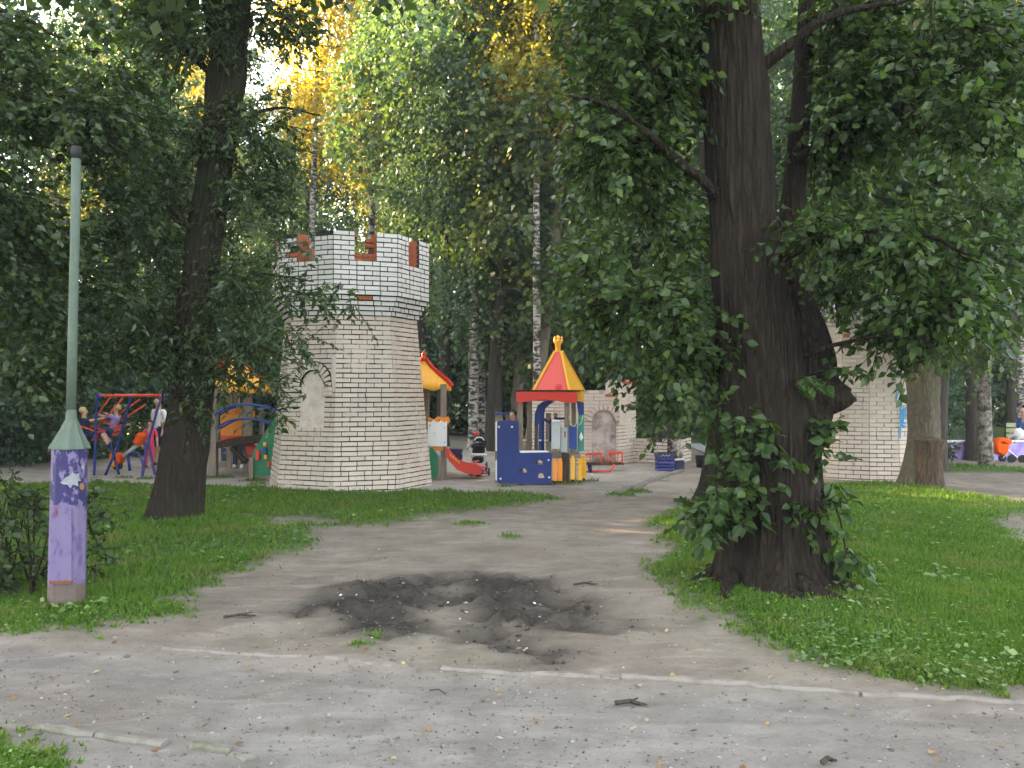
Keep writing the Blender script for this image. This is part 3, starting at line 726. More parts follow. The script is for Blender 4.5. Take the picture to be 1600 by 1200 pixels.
OVATE = (np.array([(0, 0, 0), (-.36, .38, .09), (.36, .38, .09), (-.24, .72, .05), (.24, .72, .05), (0, 1.05, -.05)]), np.array([(0, 5, 3, 1), (0, 2, 4, 5)]))
POINTED = (np.array([(0, 0, 0), (-.25, .35, .08), (.25, .35, .08), (-.15, .7, .04), (.15, .7, .04), (0, 1.1, -.06)]), np.array([(0, 5, 3, 1), (0, 2, 4, 5)]))
CARD = (np.array([(0, 0, 0), (-.36, .5, .08), (0, 1.0, -.04), (.36, .5, .08)]), np.array([(0, 3, 2, 1)]))
def leaf_arrays(tpl, pos, ax, nr, sz):
    tv, tq = tpl; wd = np.cross(ax, nr); k = len(tv)
    V = (pos[:, None, :] + sz[:, None, :] * (wd[:, None, :] * tv[None, :, 0:1] + ax[:, None, :] * tv[None, :, 1:2] + nr[:, None, :] * tv[None, :, 2:3])).reshape(-1, 3)
    Q = (np.arange(len(pos))[:, None, None] * k + tq[None]).reshape(-1, 4)
    return V, Q
def twig_tubes(P, E, r0=0.006, r1=0.002):
    n = len(P); d = unit(E - P); a = unit(np.cross(d, np.array([.3, .5, .81]))); b = np.cross(d, a); V = np.zeros((n, 6, 3))
    for k in range(3):
        o = a * math.cos(2.094 * k) + b * math.sin(2.094 * k); V[:, k] = P + o * r0; V[:, 3 + k] = E + o * r1
    Q = np.array([(0, 1, 4, 3), (1, 2, 5, 4), (2, 0, 3, 5)])
    return V.reshape(-1, 3), (np.arange(n)[:, None, None] * 6 + Q[None]).reshape(-1, 4)
def foliage(name, parent, mat, clusters, seed, per=9, length=0.5, size=0.1, droop=0.4, tpl=OVATE, twig_mat=None, spread=0.9, flat=.8, parts=0):
    rng = np.random.default_rng(seed)
    P, D = twigs_in(clusters, rng)
    pos, ax, nr, sz, E = leaves_on(P, D, rng, per, length, size, droop, spread, flat)
    if parts:                                         # the leaves that show largest: an object each
        d = np.linalg.norm(pos - np.array([0, 0, H]), axis=1); px = pos[:, 0] / pos[:, 1] * F + 800; py = HOR - (pos[:, 2] - H) / pos[:, 1] * F
        score = np.where((px > 0) & (px < 1600) & (py > 0) & (py < 1200), sz[:, 0] / d * np.abs((nr * pos).sum(1) / d), 0)
        top = np.argsort(-score)[:parts]; keep = np.ones(len(pos), bool); keep[top] = False
        tv, tq = tpl; me = bpy.data.meshes.new('leaf'); me.from_pydata([tuple(v) for v in tv], [], [tuple(int(i) for i in q) for q in tq]); me.materials.append(mat)
        o0 = origin_of(parent)
        for i in top:
            w_ = np.cross(ax[i], nr[i]); o = bpy.data.objects.new('leaf', me); COL.objects.link(o); o.parent = parent
            o.matrix_local = Matrix.Translation(Vector(pos[i]) - o0) @ Matrix(((w_[0], ax[i][0], nr[i][0], 0), (w_[1], ax[i][1], nr[i][1], 0), (w_[2], ax[i][2], nr[i][2], 0), (0, 0, 0, 1))) @ Matrix.Scale(float(sz[i, 0]), 4)
        pos, ax, nr, sz = pos[keep], ax[keep], nr[keep], sz[keep]
    V, Q = leaf_arrays(tpl, pos, ax, nr, sz)
    o = arr_mesh(name, V, Q, None, mat, parent); tag(o, kind='stuff')
    if twig_mat is not None:
        V, Q = twig_tubes(P, E); tag(arr_mesh('twigs', V, Q, None, twig_mat, parent), kind='stuff')
    return o
def catmull(pts, n):
    P = [np.array(p, float) for p in pts]; P = [2 * P[0] - P[1]] + P + [2 * P[-1] - P[-2]]; out = []
    for i in range(1, len(P) - 2):
        for k in range(n):
            t = k / n; a, b, c, d = P[i - 1:i + 3]
            out.append(0.5 * (2 * b + (c - a) * t + (2 * a - 5 * b + 4 * c - d) * t * t + (3 * b - a - 3 * c + d) * t ** 3))
    out.append(P[-2]); return np.array(out)
def trunk_mesh(name, path, parent, mat, seg=48, sub=14, ridge=0.06, seed=1, lobes=5, flare=0.0, flare_h=0.5, squash=1.0):
    """path: (x, y, z, radius). furrowed bark in the geometry, root flare with lobes"""
    C = catmull(path, sub); n = len(C); V = np.zeros((n, seg, 3)); th = np.arange(seg) / seg * 2 * math.pi
    zlen = np.concatenate([[0], np.cumsum(np.linalg.norm(np.diff(C[:, :3], axis=0), axis=1))])
    z0 = C[0, 2]
    for i in range(n):
        r = C[i, 3]; cx_, cy_ = np.cos(th), np.sin(th)
        a = np.abs(np.mod(th / (2 * math.pi) * 1.0, 1.0) * 2 - 1) * 9        # folded so that the seam closes
        zz = zlen[i]
        rid = np.abs(fbm(a * 1.5 + seed + 0.8 * np.sin(zz * 1.3 + th), zz * 1.5 + a * 0, seed, 4) - 0.5) * 2
        big = vnoise(np.full(seg, 1.0) + cx_ * 1.3 + seed, cy_ * 1.3 + zz * 1.1, seed + 3) - 0.5
        f = math.exp(-max(0, zz) / flare_h) * flare
        lob = 1 + f * (0.75 + 0.55 * np.cos(th * lobes + seed + 0.6 * np.sin(th * 2)) + .3 * (vnoise(th * 1.2, th * 0 + 4.2, seed) - .5))
        rr = r * lob * (1 + big * 0.14) + r * ridge * (rid - 0.45) * 2
        V[i, :, 0] = C[i, 0] + cx_ * rr; V[i, :, 1] = C[i, 1] + cy_ * rr * squash; V[i, :, 2] = C[i, 2]
    Q = np.array([(i * seg + k, i * seg + (k + 1) % seg, (i + 1) * seg + (k + 1) % seg, (i + 1) * seg + k) for i in range(n - 1) for k in range(seg)])
    V = V.reshape(-1, 3); V = np.vstack([V, C[-1, :3] + np.array([0, 0, C[-1, 3] * .3])]); top = len(V) - 1
    T = np.array([((n - 1) * seg + k, (n - 1) * seg + (k + 1) % seg, top) for k in range(seg)])
    return arr_mesh(name, V, Q, T, mat, parent, True)
def PT(px, py, Y, r): v = W(px, py, Y); return (v.x, v.y, v.z, r)
def limb(parent, pts, r0, r1, mat, name='limb', n=7):
    C = catmull(pts, 6); mb = MB(); k = len(C)
    C = [Vector(c[:3]) + Vector((R.uniform(-1, 1), R.uniform(-1, 1), R.uniform(-1, 1))) * r0 * 0.25 * (0 < i < k - 1) for i, c in enumerate(C)]
    mb.tube(C, [r0 + (r1 - r0) * (i / (k - 1)) ** .8 for i in range(k)], n)
    return mb.build(name, mat, parent, True)
def CL(px, py, Y, rx, ry, rd, n, k=6):
    """cluster from the photo: centre and radii in photo pixels at distance Y, depth radius in metres"""
    c = W(px, py, Y); return (tuple(c), (rx / F * Y, rd, ry / F * Y), n, k)

# --- the big dark tree on the right
b = G(1210, 922)
tr = thing('broadleaf_tree', 'massive dark trunked tree beside the path with leafy sprouts and a broken stub', 'tree', (b.x, b.y, 0))
Y = b.y
trunk_mesh('trunk', [PT(1209, 940, Y, .43), PT(1209, 900, Y, .43), PT(1207, 850, Y, .41), PT(1203, 780, Y, .415), PT(1198, 700, Y, .42), PT(1190, 620, Y, .385), PT(1181, 540, Y, .33), PT(1171, 440, Y, .29),
                     PT(1158, 300, Y, .277), PT(1145, 120, Y, .27), PT(1135, 0, Y, .26), PT(1122, -200, Y, .23), PT(1105, -600, Y, .17), PT(1090, -1000, Y, .08)], tr, M['bark_dark'], 128, 16, 0.12, 5, 6, 0.42, 0.24)
C_ = catmull([(*PT(1195, 715, Y + .1, 0)[:3], .24), (*PT(1232, 660, Y + .1, 0)[:3], .30), (*PT(1262, 628, Y + .06, 0)[:3], .29), (*PT(1288, 618, Y + .02, 0)[:3], .21), (*PT(1313, 621, Y, 0)[:3], .115), (*PT(1340, 628, Y, 0)[:3], .012)], 8)
mb = MB().tube([Vector(c[:3]) for c in C_], [c[3] * R.uniform(.97, 1.03) for c in C_], 26)
mb.v = [(v[0] + (vnoise(np.array([v[1] * 14.]), np.array([v[2] * 22.]), 3)[0] - .5) * .05, v[1] + (vnoise(np.array([v[0] * 14.]), np.array([v[2] * 22.]), 4)[0] - .5) * .05, v[2] + (vnoise(np.array([v[0] * 16.]), np.array([v[1] * 16.]), 5)[0] - .5) * .05) for v in mb.v]
mb.build('broken_limb', M['bark_dark'], tr, True)
trunk_mesh('side_stem', [PT(1232, 780, Y + .2, .2), PT(1240, 690, Y + .22, .25), PT(1252, 590, Y + .22, .29), PT(1244, 510, Y + .26, .22), PT(1230, 420, Y + .38, .14), PT(1240, 300, Y + .5, .10), PT(1252, 150, Y + .6, .09), PT(1270, -80, Y + .8, .07), PT(1330, -500, Y + 1.2, .03)], tr, M['bark_dark'], 36, 8, .09, 12)
for pts, r0 in (([PT(1150, 330, Y, 0), PT(1060, 250, Y - .3, 0), PT(960, 170, Y - .6, 0), PT(890, 150, Y - .8, 0)], .05), ([PT(1140, 150, Y, 0), PT(1050, 60, Y + .4, 0), PT(930, 20, Y + .6, 0)], .06),
                ([PT(1190, 420, Y, 0), PT(1300, 370, Y - .5, 0), PT(1420, 360, Y - .8, 0), PT(1520, 400, Y - 1, 0)], .04), ([PT(1240, 250, Y + .4, 0), PT(1350, 190, Y + .3, 0), PT(1480, 150, Y, 0), PT(1560, 170, Y - .2, 0)], .045),
                ([PT(1175, 120, Y, 0), PT(1290, 30, Y - .3, 0), PT(1420, 0, Y - .3, 0)], .06), ([PT(1250, 560, Y, 0), PT(1300, 540, Y - .2, 0), PT(1400, 520, Y - .5, 0), PT(1470, 500, Y - .6, 0)], .025),
                ([PT(1150, 520, Y, 0), PT(1080, 490, Y - .3, 0), PT(990, 470, Y - .3, 0), PT(900, 480, Y - .2, 0)], .03), ([PT(1285, 770, Y - .2, 0), PT(1305, 790, Y - .35, 0), PT(1318, 840, Y - .4, 0), PT(1326, 905, Y - .4, 0)], .015)):
    limb(tr, pts, r0, r0 * .25, M['bark_dark'])
clus = [CL(985, 70, Y + .2, 115, 95, .9, 330, 14), CL(985, 190, Y + .1, 85, 70, .6, 190, 11), CL(935, 260, Y - .2, 60, 60, .5, 70, 6), CL(1040, 30, Y + .8, 60, 70, .3, 110, 8), CL(1030, 300, Y + .6, 40, 60, .3, 50, 5),
        CL(1320, 40, Y + .6, 85, 80, .5, 190, 12), CL(1440, 60, Y + .2, 120, 110, .9, 260, 12), CL(1340, 170, Y + .4, 85, 70, .6, 130, 8), CL(1275, 220, Y + .8, 40, 80, .3, 60, 5), CL(1480, 190, Y, 100, 60, .7, 140, 8), CL(1560, 90, Y + .3, 80, 110, .8, 140, 8),
        CL(1350, 360, Y - .5, 100, 40, .5, 75, 7), CL(1450, 385, Y - .8, 85, 55, .5, 80, 7), CL(1345, 425, Y + .3, 45, 40, .3, 40, 5), CL(1435, 485, Y - .4, 60, 40, .4, 70, 7), CL(1385, 480, Y - .1, 40, 30, .3, 28, 5), CL(1295, 420, Y + .6, 30, 50, .2, 24, 5), CL(1490, 470, Y - .5, 70, 45, .4, 50, 5),
        CL(1000, 480, Y - .1, 105, 40, .5, 95, 7), CL(1060, 440, Y + .5, 50, 50, .3, 45, 5), CL(950, 430, Y, 55, 40, .4, 40, 4), CL(1080, 530, Y - .1, 35, 40, .25, 28, 5), CL(1040, 560, Y, 50, 40, .3, 40, 4)]
clus = [(c, r, int(n * 1.2), k) for c, r, n, k in clus]
foliage('crown', tr, M['leaf_right'], clus, 21, 9, .42, .078, .45, OVATE, M['bark_dark'])
foliage('upper_crown', tr, M['leaf_right'], [((b.x - .6, Y, 6.4), (2.6, 2.6, 1.4), 500, 16), ((b.x, Y + .3, 8.6), (2.8, 2.8, 1.7), 550, 16), ((b.x, Y, 10.8), (1.8, 1.8, 1.5), 300, 10)], 22, 7, .55, .16, .4, CARD)
spr = [CL(1115, 655, Y - .45, 36, 26, .15, 7, 4), CL(1185, 705, Y - .42, 35, 30, .12, 6, 4), CL(1122, 755, Y - .48, 36, 42, .16, 26, 7), CL(1132, 810, Y - .46, 40, 30, .14, 20, 6), CL(1185, 770, Y - .5, 35, 40, .1, 8, 4), CL(1258, 800, Y - .42, 35, 30, .12, 12, 5),
       CL(1296, 700, Y - .25, 16, 45, .12, 10, 4), CL(1305, 760, Y - .25, 24, 30, .12, 8, 4), CL(1318, 850, Y - .4, 10, 45, .08, 10, 3), CL(1240, 590, Y - .35, 40, 20, .12, 5, 4), CL(1100, 790, Y - .35, 24, 40, .15, 14, 4), CL(1215, 690, Y - .5, 30, 35, .1, 10, 3), CL(1335, 575, Y - .25, 20, 12, .12, 3, 2), CL(1150, 690, Y - .5, 35, 20, .1, 7, 3)]
foliage('sprouts', tr, M['leaf_right'], spr, 23, 8, .22, .095, .35, OVATE, M['bark_dark'], parts=300)

for k in range(9):                                   # surface roots
    a = k * .7 + R.uniform(-.2, .2); r1_ = R.uniform(.62, .85); r0_ = .34
    pts = [Vector((b.x + math.cos(a + q * .12) * (r0_ + (r1_ - r0_) * q / 4), b.y + math.sin(a + q * .12) * (r0_ + (r1_ - r0_) * q / 4), 0)) for q in range(5)]
    MB().tube([p + Vector((0, 0, hz(p.x, p.y) + (.09, .04, .012, -.01, -.05)[q])) for q, p in enumerate(pts)], [.085, .07, .055, .04, .02], 10).build('root', M['bark_dark'], tr, True)
# --- a second trunk right behind it
b2 = G(1128, 786)
t2 = thing('broadleaf_tree', 'slimmer dark tree standing right behind the massive trunk', 'tree', (b2.x, b2.y, 0))
Y2 = b2.y
trunk_mesh('trunk', [PT(1130, 800, Y2, .40), PT(1132, 760, Y2, .36), PT(1140, 650, Y2, .29), PT(1146, 540, Y2, .27), PT(1136, 400, Y2, .25), PT(1118, 250, Y2, .24), PT(1106, 100, Y2, .23), PT(1100, -60, Y2, .2), PT(1090, -400, Y2, .1)], t2, M['bark_left'], 48, 10, .08, 31, 5, .3, .3)
for pts in ([PT(1130, 420, Y2, 0), PT(1040, 380, Y2 - .5, 0), PT(930, 420, Y2 - 1, 0)], [PT(1110, 200, Y2, 0), PT(1000, 250, Y2 + .5, 0), PT(930, 330, Y2 + .6, 0)], [PT(1150, 430, Y2, 0), PT(1300, 350, Y2, 0), PT(1440, 380, Y2, 0)]):
    limb(t2, pts, .06, .015, M['bark_left'])
foliage('crown', t2, M['leaf_right'], [CL(985, 400, Y2 - .4, 95, 75, 1.1, 260, 12), CL(1000, 540, Y2 - .6, 80, 55, .8, 120, 8), CL(1065, 620, Y2 - .6, 50, 45, .7, 60, 5), CL(1050, 330, Y2, 70, 80, 1.1, 150, 8), CL(1330, 420, Y2 + .2, 110, 100, 1.2, 300, 12), CL(1440, 300, Y2 + .3, 120, 100, 1.2, 300, 12), CL(1300, 260, Y2, 80, 90, 1, 180, 8), CL(1540, 400, Y2 + .5, 90, 130, 1.2, 280, 12), CL(960, 300, Y2 + .4, 70, 80, 1.0, 130, 7)], 41, 10, .5, .11, .5, OVATE, M['bark_left'])

# --- the leaning tree on the left
b3 = G(272, 822); Y3 = b3.y
tl = thing('broadleaf_tree', 'leaning dark tree on the left lawn with a forked top, leaves crowding its trunk', 'tree', (b3.x, b3.y, 0))
trunk_mesh('trunk', [PT(272, 835, Y3, .34), PT(273, 805, Y3, .32), PT(281, 740, Y3, .285), PT(290, 680, Y3, .27), PT(301, 600, Y3, .245), PT(306, 500, Y3, .235), PT(316, 400, Y3, .215), PT(330, 300, Y3, .195), PT(344, 200, Y3, .20), PT(356, 110, Y3, .215), PT(365, 50, Y3, .16), PT(374, -40, Y3, .155), PT(390, -300, Y3, .1), PT(400, -600, Y3, .04)], tl, M['bark_left'], 96, 14, .11, 51, 5, .22, .25)
trunk_mesh('fork', [PT(354, 125, Y3, .15), PT(343, 80, Y3 - .05, .12), PT(335, 20, Y3 - .1, .11), PT(325, -80, Y3 - .1, .10), PT(290, -400, Y3, .04)], tl, M['bark_left'], 32, 8, .07, 55)
for pts, r0 in (([PT(320, 380, Y3, 0), PT(240, 300, Y3 - .4, 0), PT(140, 260, Y3 - .6, 0)], .05), ([PT(310, 470, Y3, 0), PT(400, 430, Y3 - .5, 0), PT(490, 440, Y3 - .9, 0)], .035), ([PT(305, 560, Y3, 0), PT(390, 540, Y3 - .6, 0), PT(470, 570, Y3 - .9, 0)], .03),
                ([PT(340, 220, Y3, 0), PT(420, 170, Y3 + .3, 0), PT(500, 180, Y3 + .3, 0)], .04), ([PT(300, 560, Y3, 0), PT(220, 520, Y3 - .3, 0), PT(150, 560, Y3 - .3, 0)], .035), ([PT(350, 130, Y3, 0), PT(260, 60, Y3, 0), PT(160, 40, Y3, 0)], .05)):
    limb(tl, pts, r0, r0 * .2, M['bark_left'])
clus = [CL(300, 60, Y3, 100, 70, 1, 200, 9), CL(430, 40, Y3 + .3, 70, 45, .7, 100, 6), CL(250, 200, Y3 - .2, 80, 80, .9, 190, 9), CL(415, 210, Y3 + .2, 55, 60, .6, 100, 8), CL(365, 260, Y3 - .4, 45, 50, .3, 35, 5), CL(230, 340, Y3 - .2, 80, 70, .9, 190, 9), CL(395, 330, Y3 + .2, 48, 55, .5, 95, 7), CL(385, 190, Y3 - .3, 30, 40, .3, 22, 4),
        CL(240, 470, Y3 - .2, 75, 70, .9, 230, 9), CL(375, 440, Y3 - .3, 42, 60, .5, 115, 7), CL(225, 545, Y3 - .2, 60, 30, .6, 70, 7), CL(370, 520, Y3 - .5, 42, 36, .4, 66, 7), CL(340, 585, Y3 - .4, 40, 22, .3, 36, 5), CL(285, 640, Y3 - .32, 26, 22, .1, 22, 4), CL(290, 540, Y3 - .3, 45, 40, .25, 50, 6), CL(430, 600, Y3 - .4, 25, 20, .4, 16, 3),
        CL(455, 395, Y3 - .8, 22, 22, .3, 8, 3), CL(455, 460, Y3 - .9, 34, 24, .3, 20, 5), CL(500, 452, Y3 - .9, 26, 14, .25, 9, 3), CL(445, 520, Y3 - .9, 30, 26, .3, 18, 4), CL(470, 555, Y3 - .9, 18, 10, .2, 5, 2), CL(430, 640, Y3 - .5, 14, 18, .3, 8, 2), CL(550, 470, Y3 - .9, 16, 8, .2, 4, 1), CL(540, 440, Y3 - .9, 14, 8, .2, 3, 1), CL(430, 385, Y3 - .6, 20, 20, .2, 8, 3)]
foliage('crown', tl, M['leaf_left'], clus, 61, 10, .42, .085, .35, POINTED, M['bark_left'], spread=.8)
foliage('upper_crown', tl, M['leaf_left'], [((b3.x + .8, Y3, 6.6), (2.6, 2.4, 1.2), 380, 12), ((b3.x + 1, Y3, 8.6), (2.2, 2.2, 1.6), 380, 12)], 62, 7, .5, .16, .4, CARD)

# --- tree at the left edge, its trunk out of the picture
bl = Vector((-6.6, 8.2, 0))
te = thing('broadleaf_tree', 'dark leafy tree reaching in from the left edge above the lamp post', 'tree', tuple(bl))
trunk_mesh('trunk', [(bl.x, bl.y, -.1, .3), (bl.x, bl.y, .6, .25), (bl.x + .1, bl.y, 2.5, .2), (bl.x, bl.y + .2, 5, .15), (bl.x, bl.y, 9, .05)], te, M['bark_left'], 32, 8, .07, 71, 5, .3, .3)
Ye = 8.4
for pts in ([(bl.x, bl.y, 3.2, 0), PT(-60, 150, Ye, 0), PT(90, 180, Ye, 0), PT(200, 240, Ye, 0)], [(bl.x, bl.y, 2.4, 0), PT(-60, 400, Ye, 0), PT(60, 420, Ye, 0)], [(bl.x, bl.y, 4.2, 0), PT(-40, 20, Ye, 0), PT(100, 60, Ye, 0)]):
    limb(te, pts, .05, .012, M['bark_left'])
foliage('crown', te, M['leaf_left'], [CL(20, 150, Ye, 90, 80, .9, 200, 9), CL(130, 190, Ye + .2, 80, 70, .8, 160, 8), CL(10, 300, Ye + .3, 90, 80, .9, 190, 9), CL(20, 450, Ye + .6, 90, 80, 1, 190, 8), CL(120, 330, Ye + 1, 70, 80, .8, 120, 7), CL(30, 560, Ye + .8, 80, 70, .9, 150, 7), CL(170, 110, Ye + .3, 50, 40, .5, 50, 4), CL(10, 60, Ye, 60, 50, .7, 70, 5), CL(-80, 300, Ye, 90, 200, 1, 160, 8), CL(100, 480, Ye + 1.2, 60, 70, .7, 80, 5)], 72, 9, .42, .085, .4, OVATE, M['bark_left'])
# --- leafy bush at the lower left
bb = G(20, 930)
bu = thing('bush', 'leafy green bush in the lower left corner beside the lilac post', 'bush', (bb.x, bb.y, 0))
Yb = 6.75
for k in range(15):
    x0 = R.uniform(-60, 60); x1 = x0 + R.uniform(-50, 55); limb(bu, [PT(x0, 930, Yb + R.uniform(-.2, .3), 0), PT((x0 + x1) / 2, 860, Yb + R.uniform(-.2, .3), 0), PT(x1, R.uniform(730, 800), Yb + R.uniform(-.2, .4), 0)], .011, .004, M['bark_left'], 'stem', 5)
for px, py in ((150, 760), (165, 800), (158, 850), (172, 880)): limb(bu, [PT(60, 900, Yb + .4, 0), PT(110, (py + 900) / 2, Yb + .45, 0), PT(px, py, Yb + .45, 0)], .008, .003, M['bark_left'], 'stem', 5)
foliage('leaves', bu, M['leaf_bush'], [CL(10, 800, Yb, 50, 55, .3, 34, 6), CL(45, 850, Yb + .1, 38, 55, .3, 26, 5), CL(0, 900, Yb, 45, 35, .3, 34, 5), CL(35, 765, Yb + .2, 36, 22, .3, 10, 3), CL(145, 800, Yb + .45, 28, 45, .1, 26, 5), CL(150, 870, Yb + .45, 24, 25, .1, 10, 3), CL(-50, 840, Yb + .2, 50, 80, .4, 60, 5)], 75, 8, .22, .06, .2, OVATE, M['bark_left'])
# --- grey tree with the sawn stump on its side
b4 = G(1440, 765); Y4 = b4.y
ts = thing('poplar_tree', 'grey barked tree with a thick sawn off stump growing from its foot', 'tree', (b4.x, b4.y, 0))
trunk_mesh('trunk', [PT(1432, 775, Y4 + .1, .30), PT(1434, 745, Y4 + .1, .27), PT(1442, 690, Y4 + .1, .255), PT(1442, 620, Y4 + .1, .265), PT(1441, 560, Y4 + .1, .27), PT(1442, 450, Y4 + .1, .255), PT(1438, 300, Y4 + .1, .22), PT(1445, 100, Y4 + .1, .2), PT(1450, -200, Y4 + .1, .12)], ts, M['bark_grey'], 56, 10, .09, 81, 5, .5, .25)
trunk_mesh('stump', [PT(1452, 772, Y4 - .15, .24), PT(1452, 750, Y4 - .15, .215), PT(1451, 720, Y4 - .15, .205), PT(1452, 697, Y4 - .15, .225), PT(1453, 688, Y4 - .15, .24)], ts, M['cut_wood'], 40, 8, .08, 85, 5, .2, .2)
foliage('crown', ts, M['leaf_olive'], [CL(1440, 430, Y4, 110, 80, 1.2, 200, 9), CL(1540, 330, Y4 + .5, 110, 110, 1.4, 280, 11), CL(1420, 250, Y4 + .5, 120, 100, 1.4, 260, 10), CL(1560, 500, Y4 + .4, 80, 60, 1.2, 130, 7), CL(1480, 100, Y4 + .5, 140, 120, 1.5, 300, 10), ((b4.x, Y4, 8), (2.4, 2.4, 2), 400, 12)], 86, 9, .55, .12, .5, CARD, M['bark_far'])

# ---------------------------------------------------------------- the wood behind the playground
def proto_tree(h, r, base, leaf_mat, bark_mat, seed, ntw, per, length, size, droop, tr=0.18, bare=None, tpl=CARD, lean=0.0, conic=0.6):
    """a tree at the origin: returns (trunk mesh, crown mesh)"""
    rng = np.random.default_rng(seed); rr = random.Random(seed)
    holder = bpy.data.objects.new('holder', None); LOC[holder.name] = Vector((0, 0, 0))
    path = [(0, 0, -.15, tr * 1.25), (rr.uniform(-.05, .05), 0, .7, tr), (lean * .2 * h, rr.uniform(-.2, .2), h * .3, tr * .8), (lean * .45 * h, rr.uniform(-.3, .3), h * .6, tr * .5), (lean * .7 * h, 0, h * .97, tr * .08)]
    tk = trunk_mesh('trunk', path, holder, bark_mat, 16, 5, .06, seed, 5, .3, .3); tk.parent = None
    mb = MB(); cl = []
    ax = catmull(path, 8)
    nb = 22
    for k in range(nb):
        f = base + (1 - base) * (k + .5) / nb; z = f * h; i = int(np.argmin(np.abs(ax[:, 2] - z))); p0 = Vector(ax[i, :3])
        prof = r * (math.sin(min(1, (f - base) / (1 - base) * 1.25 + .22) * math.pi * .5) if f < .6 else 1) * (1 - max(0, f - conic) / (1 - conic) * .8)
        a = k * 2.4 + rr.uniform(-.5, .5); ln = prof * rr.uniform(.6, 1.1)
        e = p0 + Vector((math.cos(a) * ln, math.sin(a) * ln, ln * (.45 - droop * .35)))
        mid = p0.lerp(e, .5) + Vector((0, 0, ln * .12))
        mb.tube([p0, mid, e], [tr * .28 * (1.1 - f), tr * .16 * (1.1 - f) + .008, .006], 4)
        cl.append((tuple(p0.lerp(e, .75)), (ln * .5 + .35, ln * .5 + .35, h * .055 + .3), max(4, int(ntw / nb * (.5 + prof / r))), 5))
    bo = mb.build('branches', bark_mat, holder); bo.parent = None
    P, D = twigs_in(cl, rng); pos, a_, n_, s_, E = leaves_on(P, D, rng, per, length, size, droop)
    V, Q = leaf_arrays(tpl, pos, a_, n_, s_); co = arr_mesh('crown', V, Q, None, leaf_mat, holder); co.parent = None
    ms = (tk.data, bo.data, co.data)
    for o in (tk, bo, co, holder): bpy.data.objects.remove(o)
    return ms
PR = {
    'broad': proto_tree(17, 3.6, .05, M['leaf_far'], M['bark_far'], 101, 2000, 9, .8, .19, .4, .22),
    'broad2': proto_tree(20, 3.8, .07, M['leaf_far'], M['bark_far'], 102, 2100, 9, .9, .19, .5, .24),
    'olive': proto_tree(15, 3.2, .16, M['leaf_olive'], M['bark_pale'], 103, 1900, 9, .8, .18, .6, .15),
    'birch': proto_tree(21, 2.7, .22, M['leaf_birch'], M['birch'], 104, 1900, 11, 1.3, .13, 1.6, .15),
    'gold': proto_tree(23, 2.2, .46, M['leaf_gold'], M['birch'], 105, 1700, 11, 1.1, .14, 1.2, .14),  # crown coloured yellow as if the low sun lit it
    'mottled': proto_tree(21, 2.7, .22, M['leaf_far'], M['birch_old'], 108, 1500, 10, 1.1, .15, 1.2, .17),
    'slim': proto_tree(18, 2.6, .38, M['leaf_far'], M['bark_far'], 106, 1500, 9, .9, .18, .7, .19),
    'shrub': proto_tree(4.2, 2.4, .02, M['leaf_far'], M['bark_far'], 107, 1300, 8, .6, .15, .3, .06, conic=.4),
}
def plant(kind, x, y, s=1.0, rz=0.0, label=None, group=None, cat='tree', name='woodland_tree', lean=(0, 0)):
    root = thing(name, label, cat, (x, y, 0), group); root.rotation_euler = (lean[0], lean[1], rz); root.scale = (s, s, s)
    for nm, me in zip(('trunk', 'branches', 'crown'), PR[kind]):
        o = bpy.data.objects.new(nm, me); COL.objects.link(o); o.parent = root
        if nm != 'trunk': o['kind'] = 'stuff'
    return root
def at(px, Y): return (px - 800) / F * Y, Y
# the ones that can be told apart
for kind, px, Y, s, lab, ln in (
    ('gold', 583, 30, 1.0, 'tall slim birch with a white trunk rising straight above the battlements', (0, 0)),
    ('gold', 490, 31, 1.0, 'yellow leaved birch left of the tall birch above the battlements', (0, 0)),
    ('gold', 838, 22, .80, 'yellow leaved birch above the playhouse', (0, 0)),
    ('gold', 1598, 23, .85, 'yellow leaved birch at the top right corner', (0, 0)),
    ('slim', 657, 27, 1.05, 'dark trunked tree between the brick tower top and the tall birch', (0, .01)),
    ('slim', 690, 26, 1.0, 'dark thin trunk just right of the yellow play roof', (0, 0)),
    ('birch', 737, 24.5, 1.0, 'white birch trunk left of its twin behind the black stroller', (0, .015)),
    ('birch', 754, 25.5, 1.0, 'white birch trunk right of its twin behind the black stroller', (0, .025)),
    ('slim', 772, 24, 1.15, 'thick dark trunk beside the pair of white birches', (0, 0)),
    ('olive', 826, 22.5, 1.15, 'leaning pale stemmed tree above the playhouse roof', (0, .17)),
    ('olive', 800, 24.5, 1.1, 'slender pale stemmed tree leaning behind the playhouse', (0, .10)),
    ('mottled', 1540, 18.6, .85, 'mottled birch on the right by the purple wall', (0, 0)),
    ('slim', 1524, 20.6, .9, 'dark slim trunk just left of the mottled birch', (0, .02)),
    ('slim', 1466, 17.6, .95, 'dark trunk in shade behind the tree with the sawn stump', (0, 0)),
    ('slim', 205, 24, .9, 'dark trunk behind the swings', (0, 0)),
    ('slim', 1583, 27, 1.0, 'brown trunk behind the green bench at the right edge', (0, 0))):
    x, y = at(px, Y); plant(kind, x, y, s, R.uniform(0, 6), lab, None, 'tree', 'birch_tree' if kind in ('gold', 'birch', 'mottled') else 'woodland_tree', ln)
GL = 'tall green tree in the dense wood closing the view behind the playground'; GG_ = 'trees of the wood behind the playground'
rows = [(31, -260, 1900, 120, ('broad', 'olive', 'broad2', 'birch')), (39, -260, 1900, 95, ('broad2', 'broad', 'birch', 'gold')), (52, -200, 1850, 95, ('broad2', 'broad', 'gold')), (66, -150, 1800, 90, ('broad', 'broad2'))]
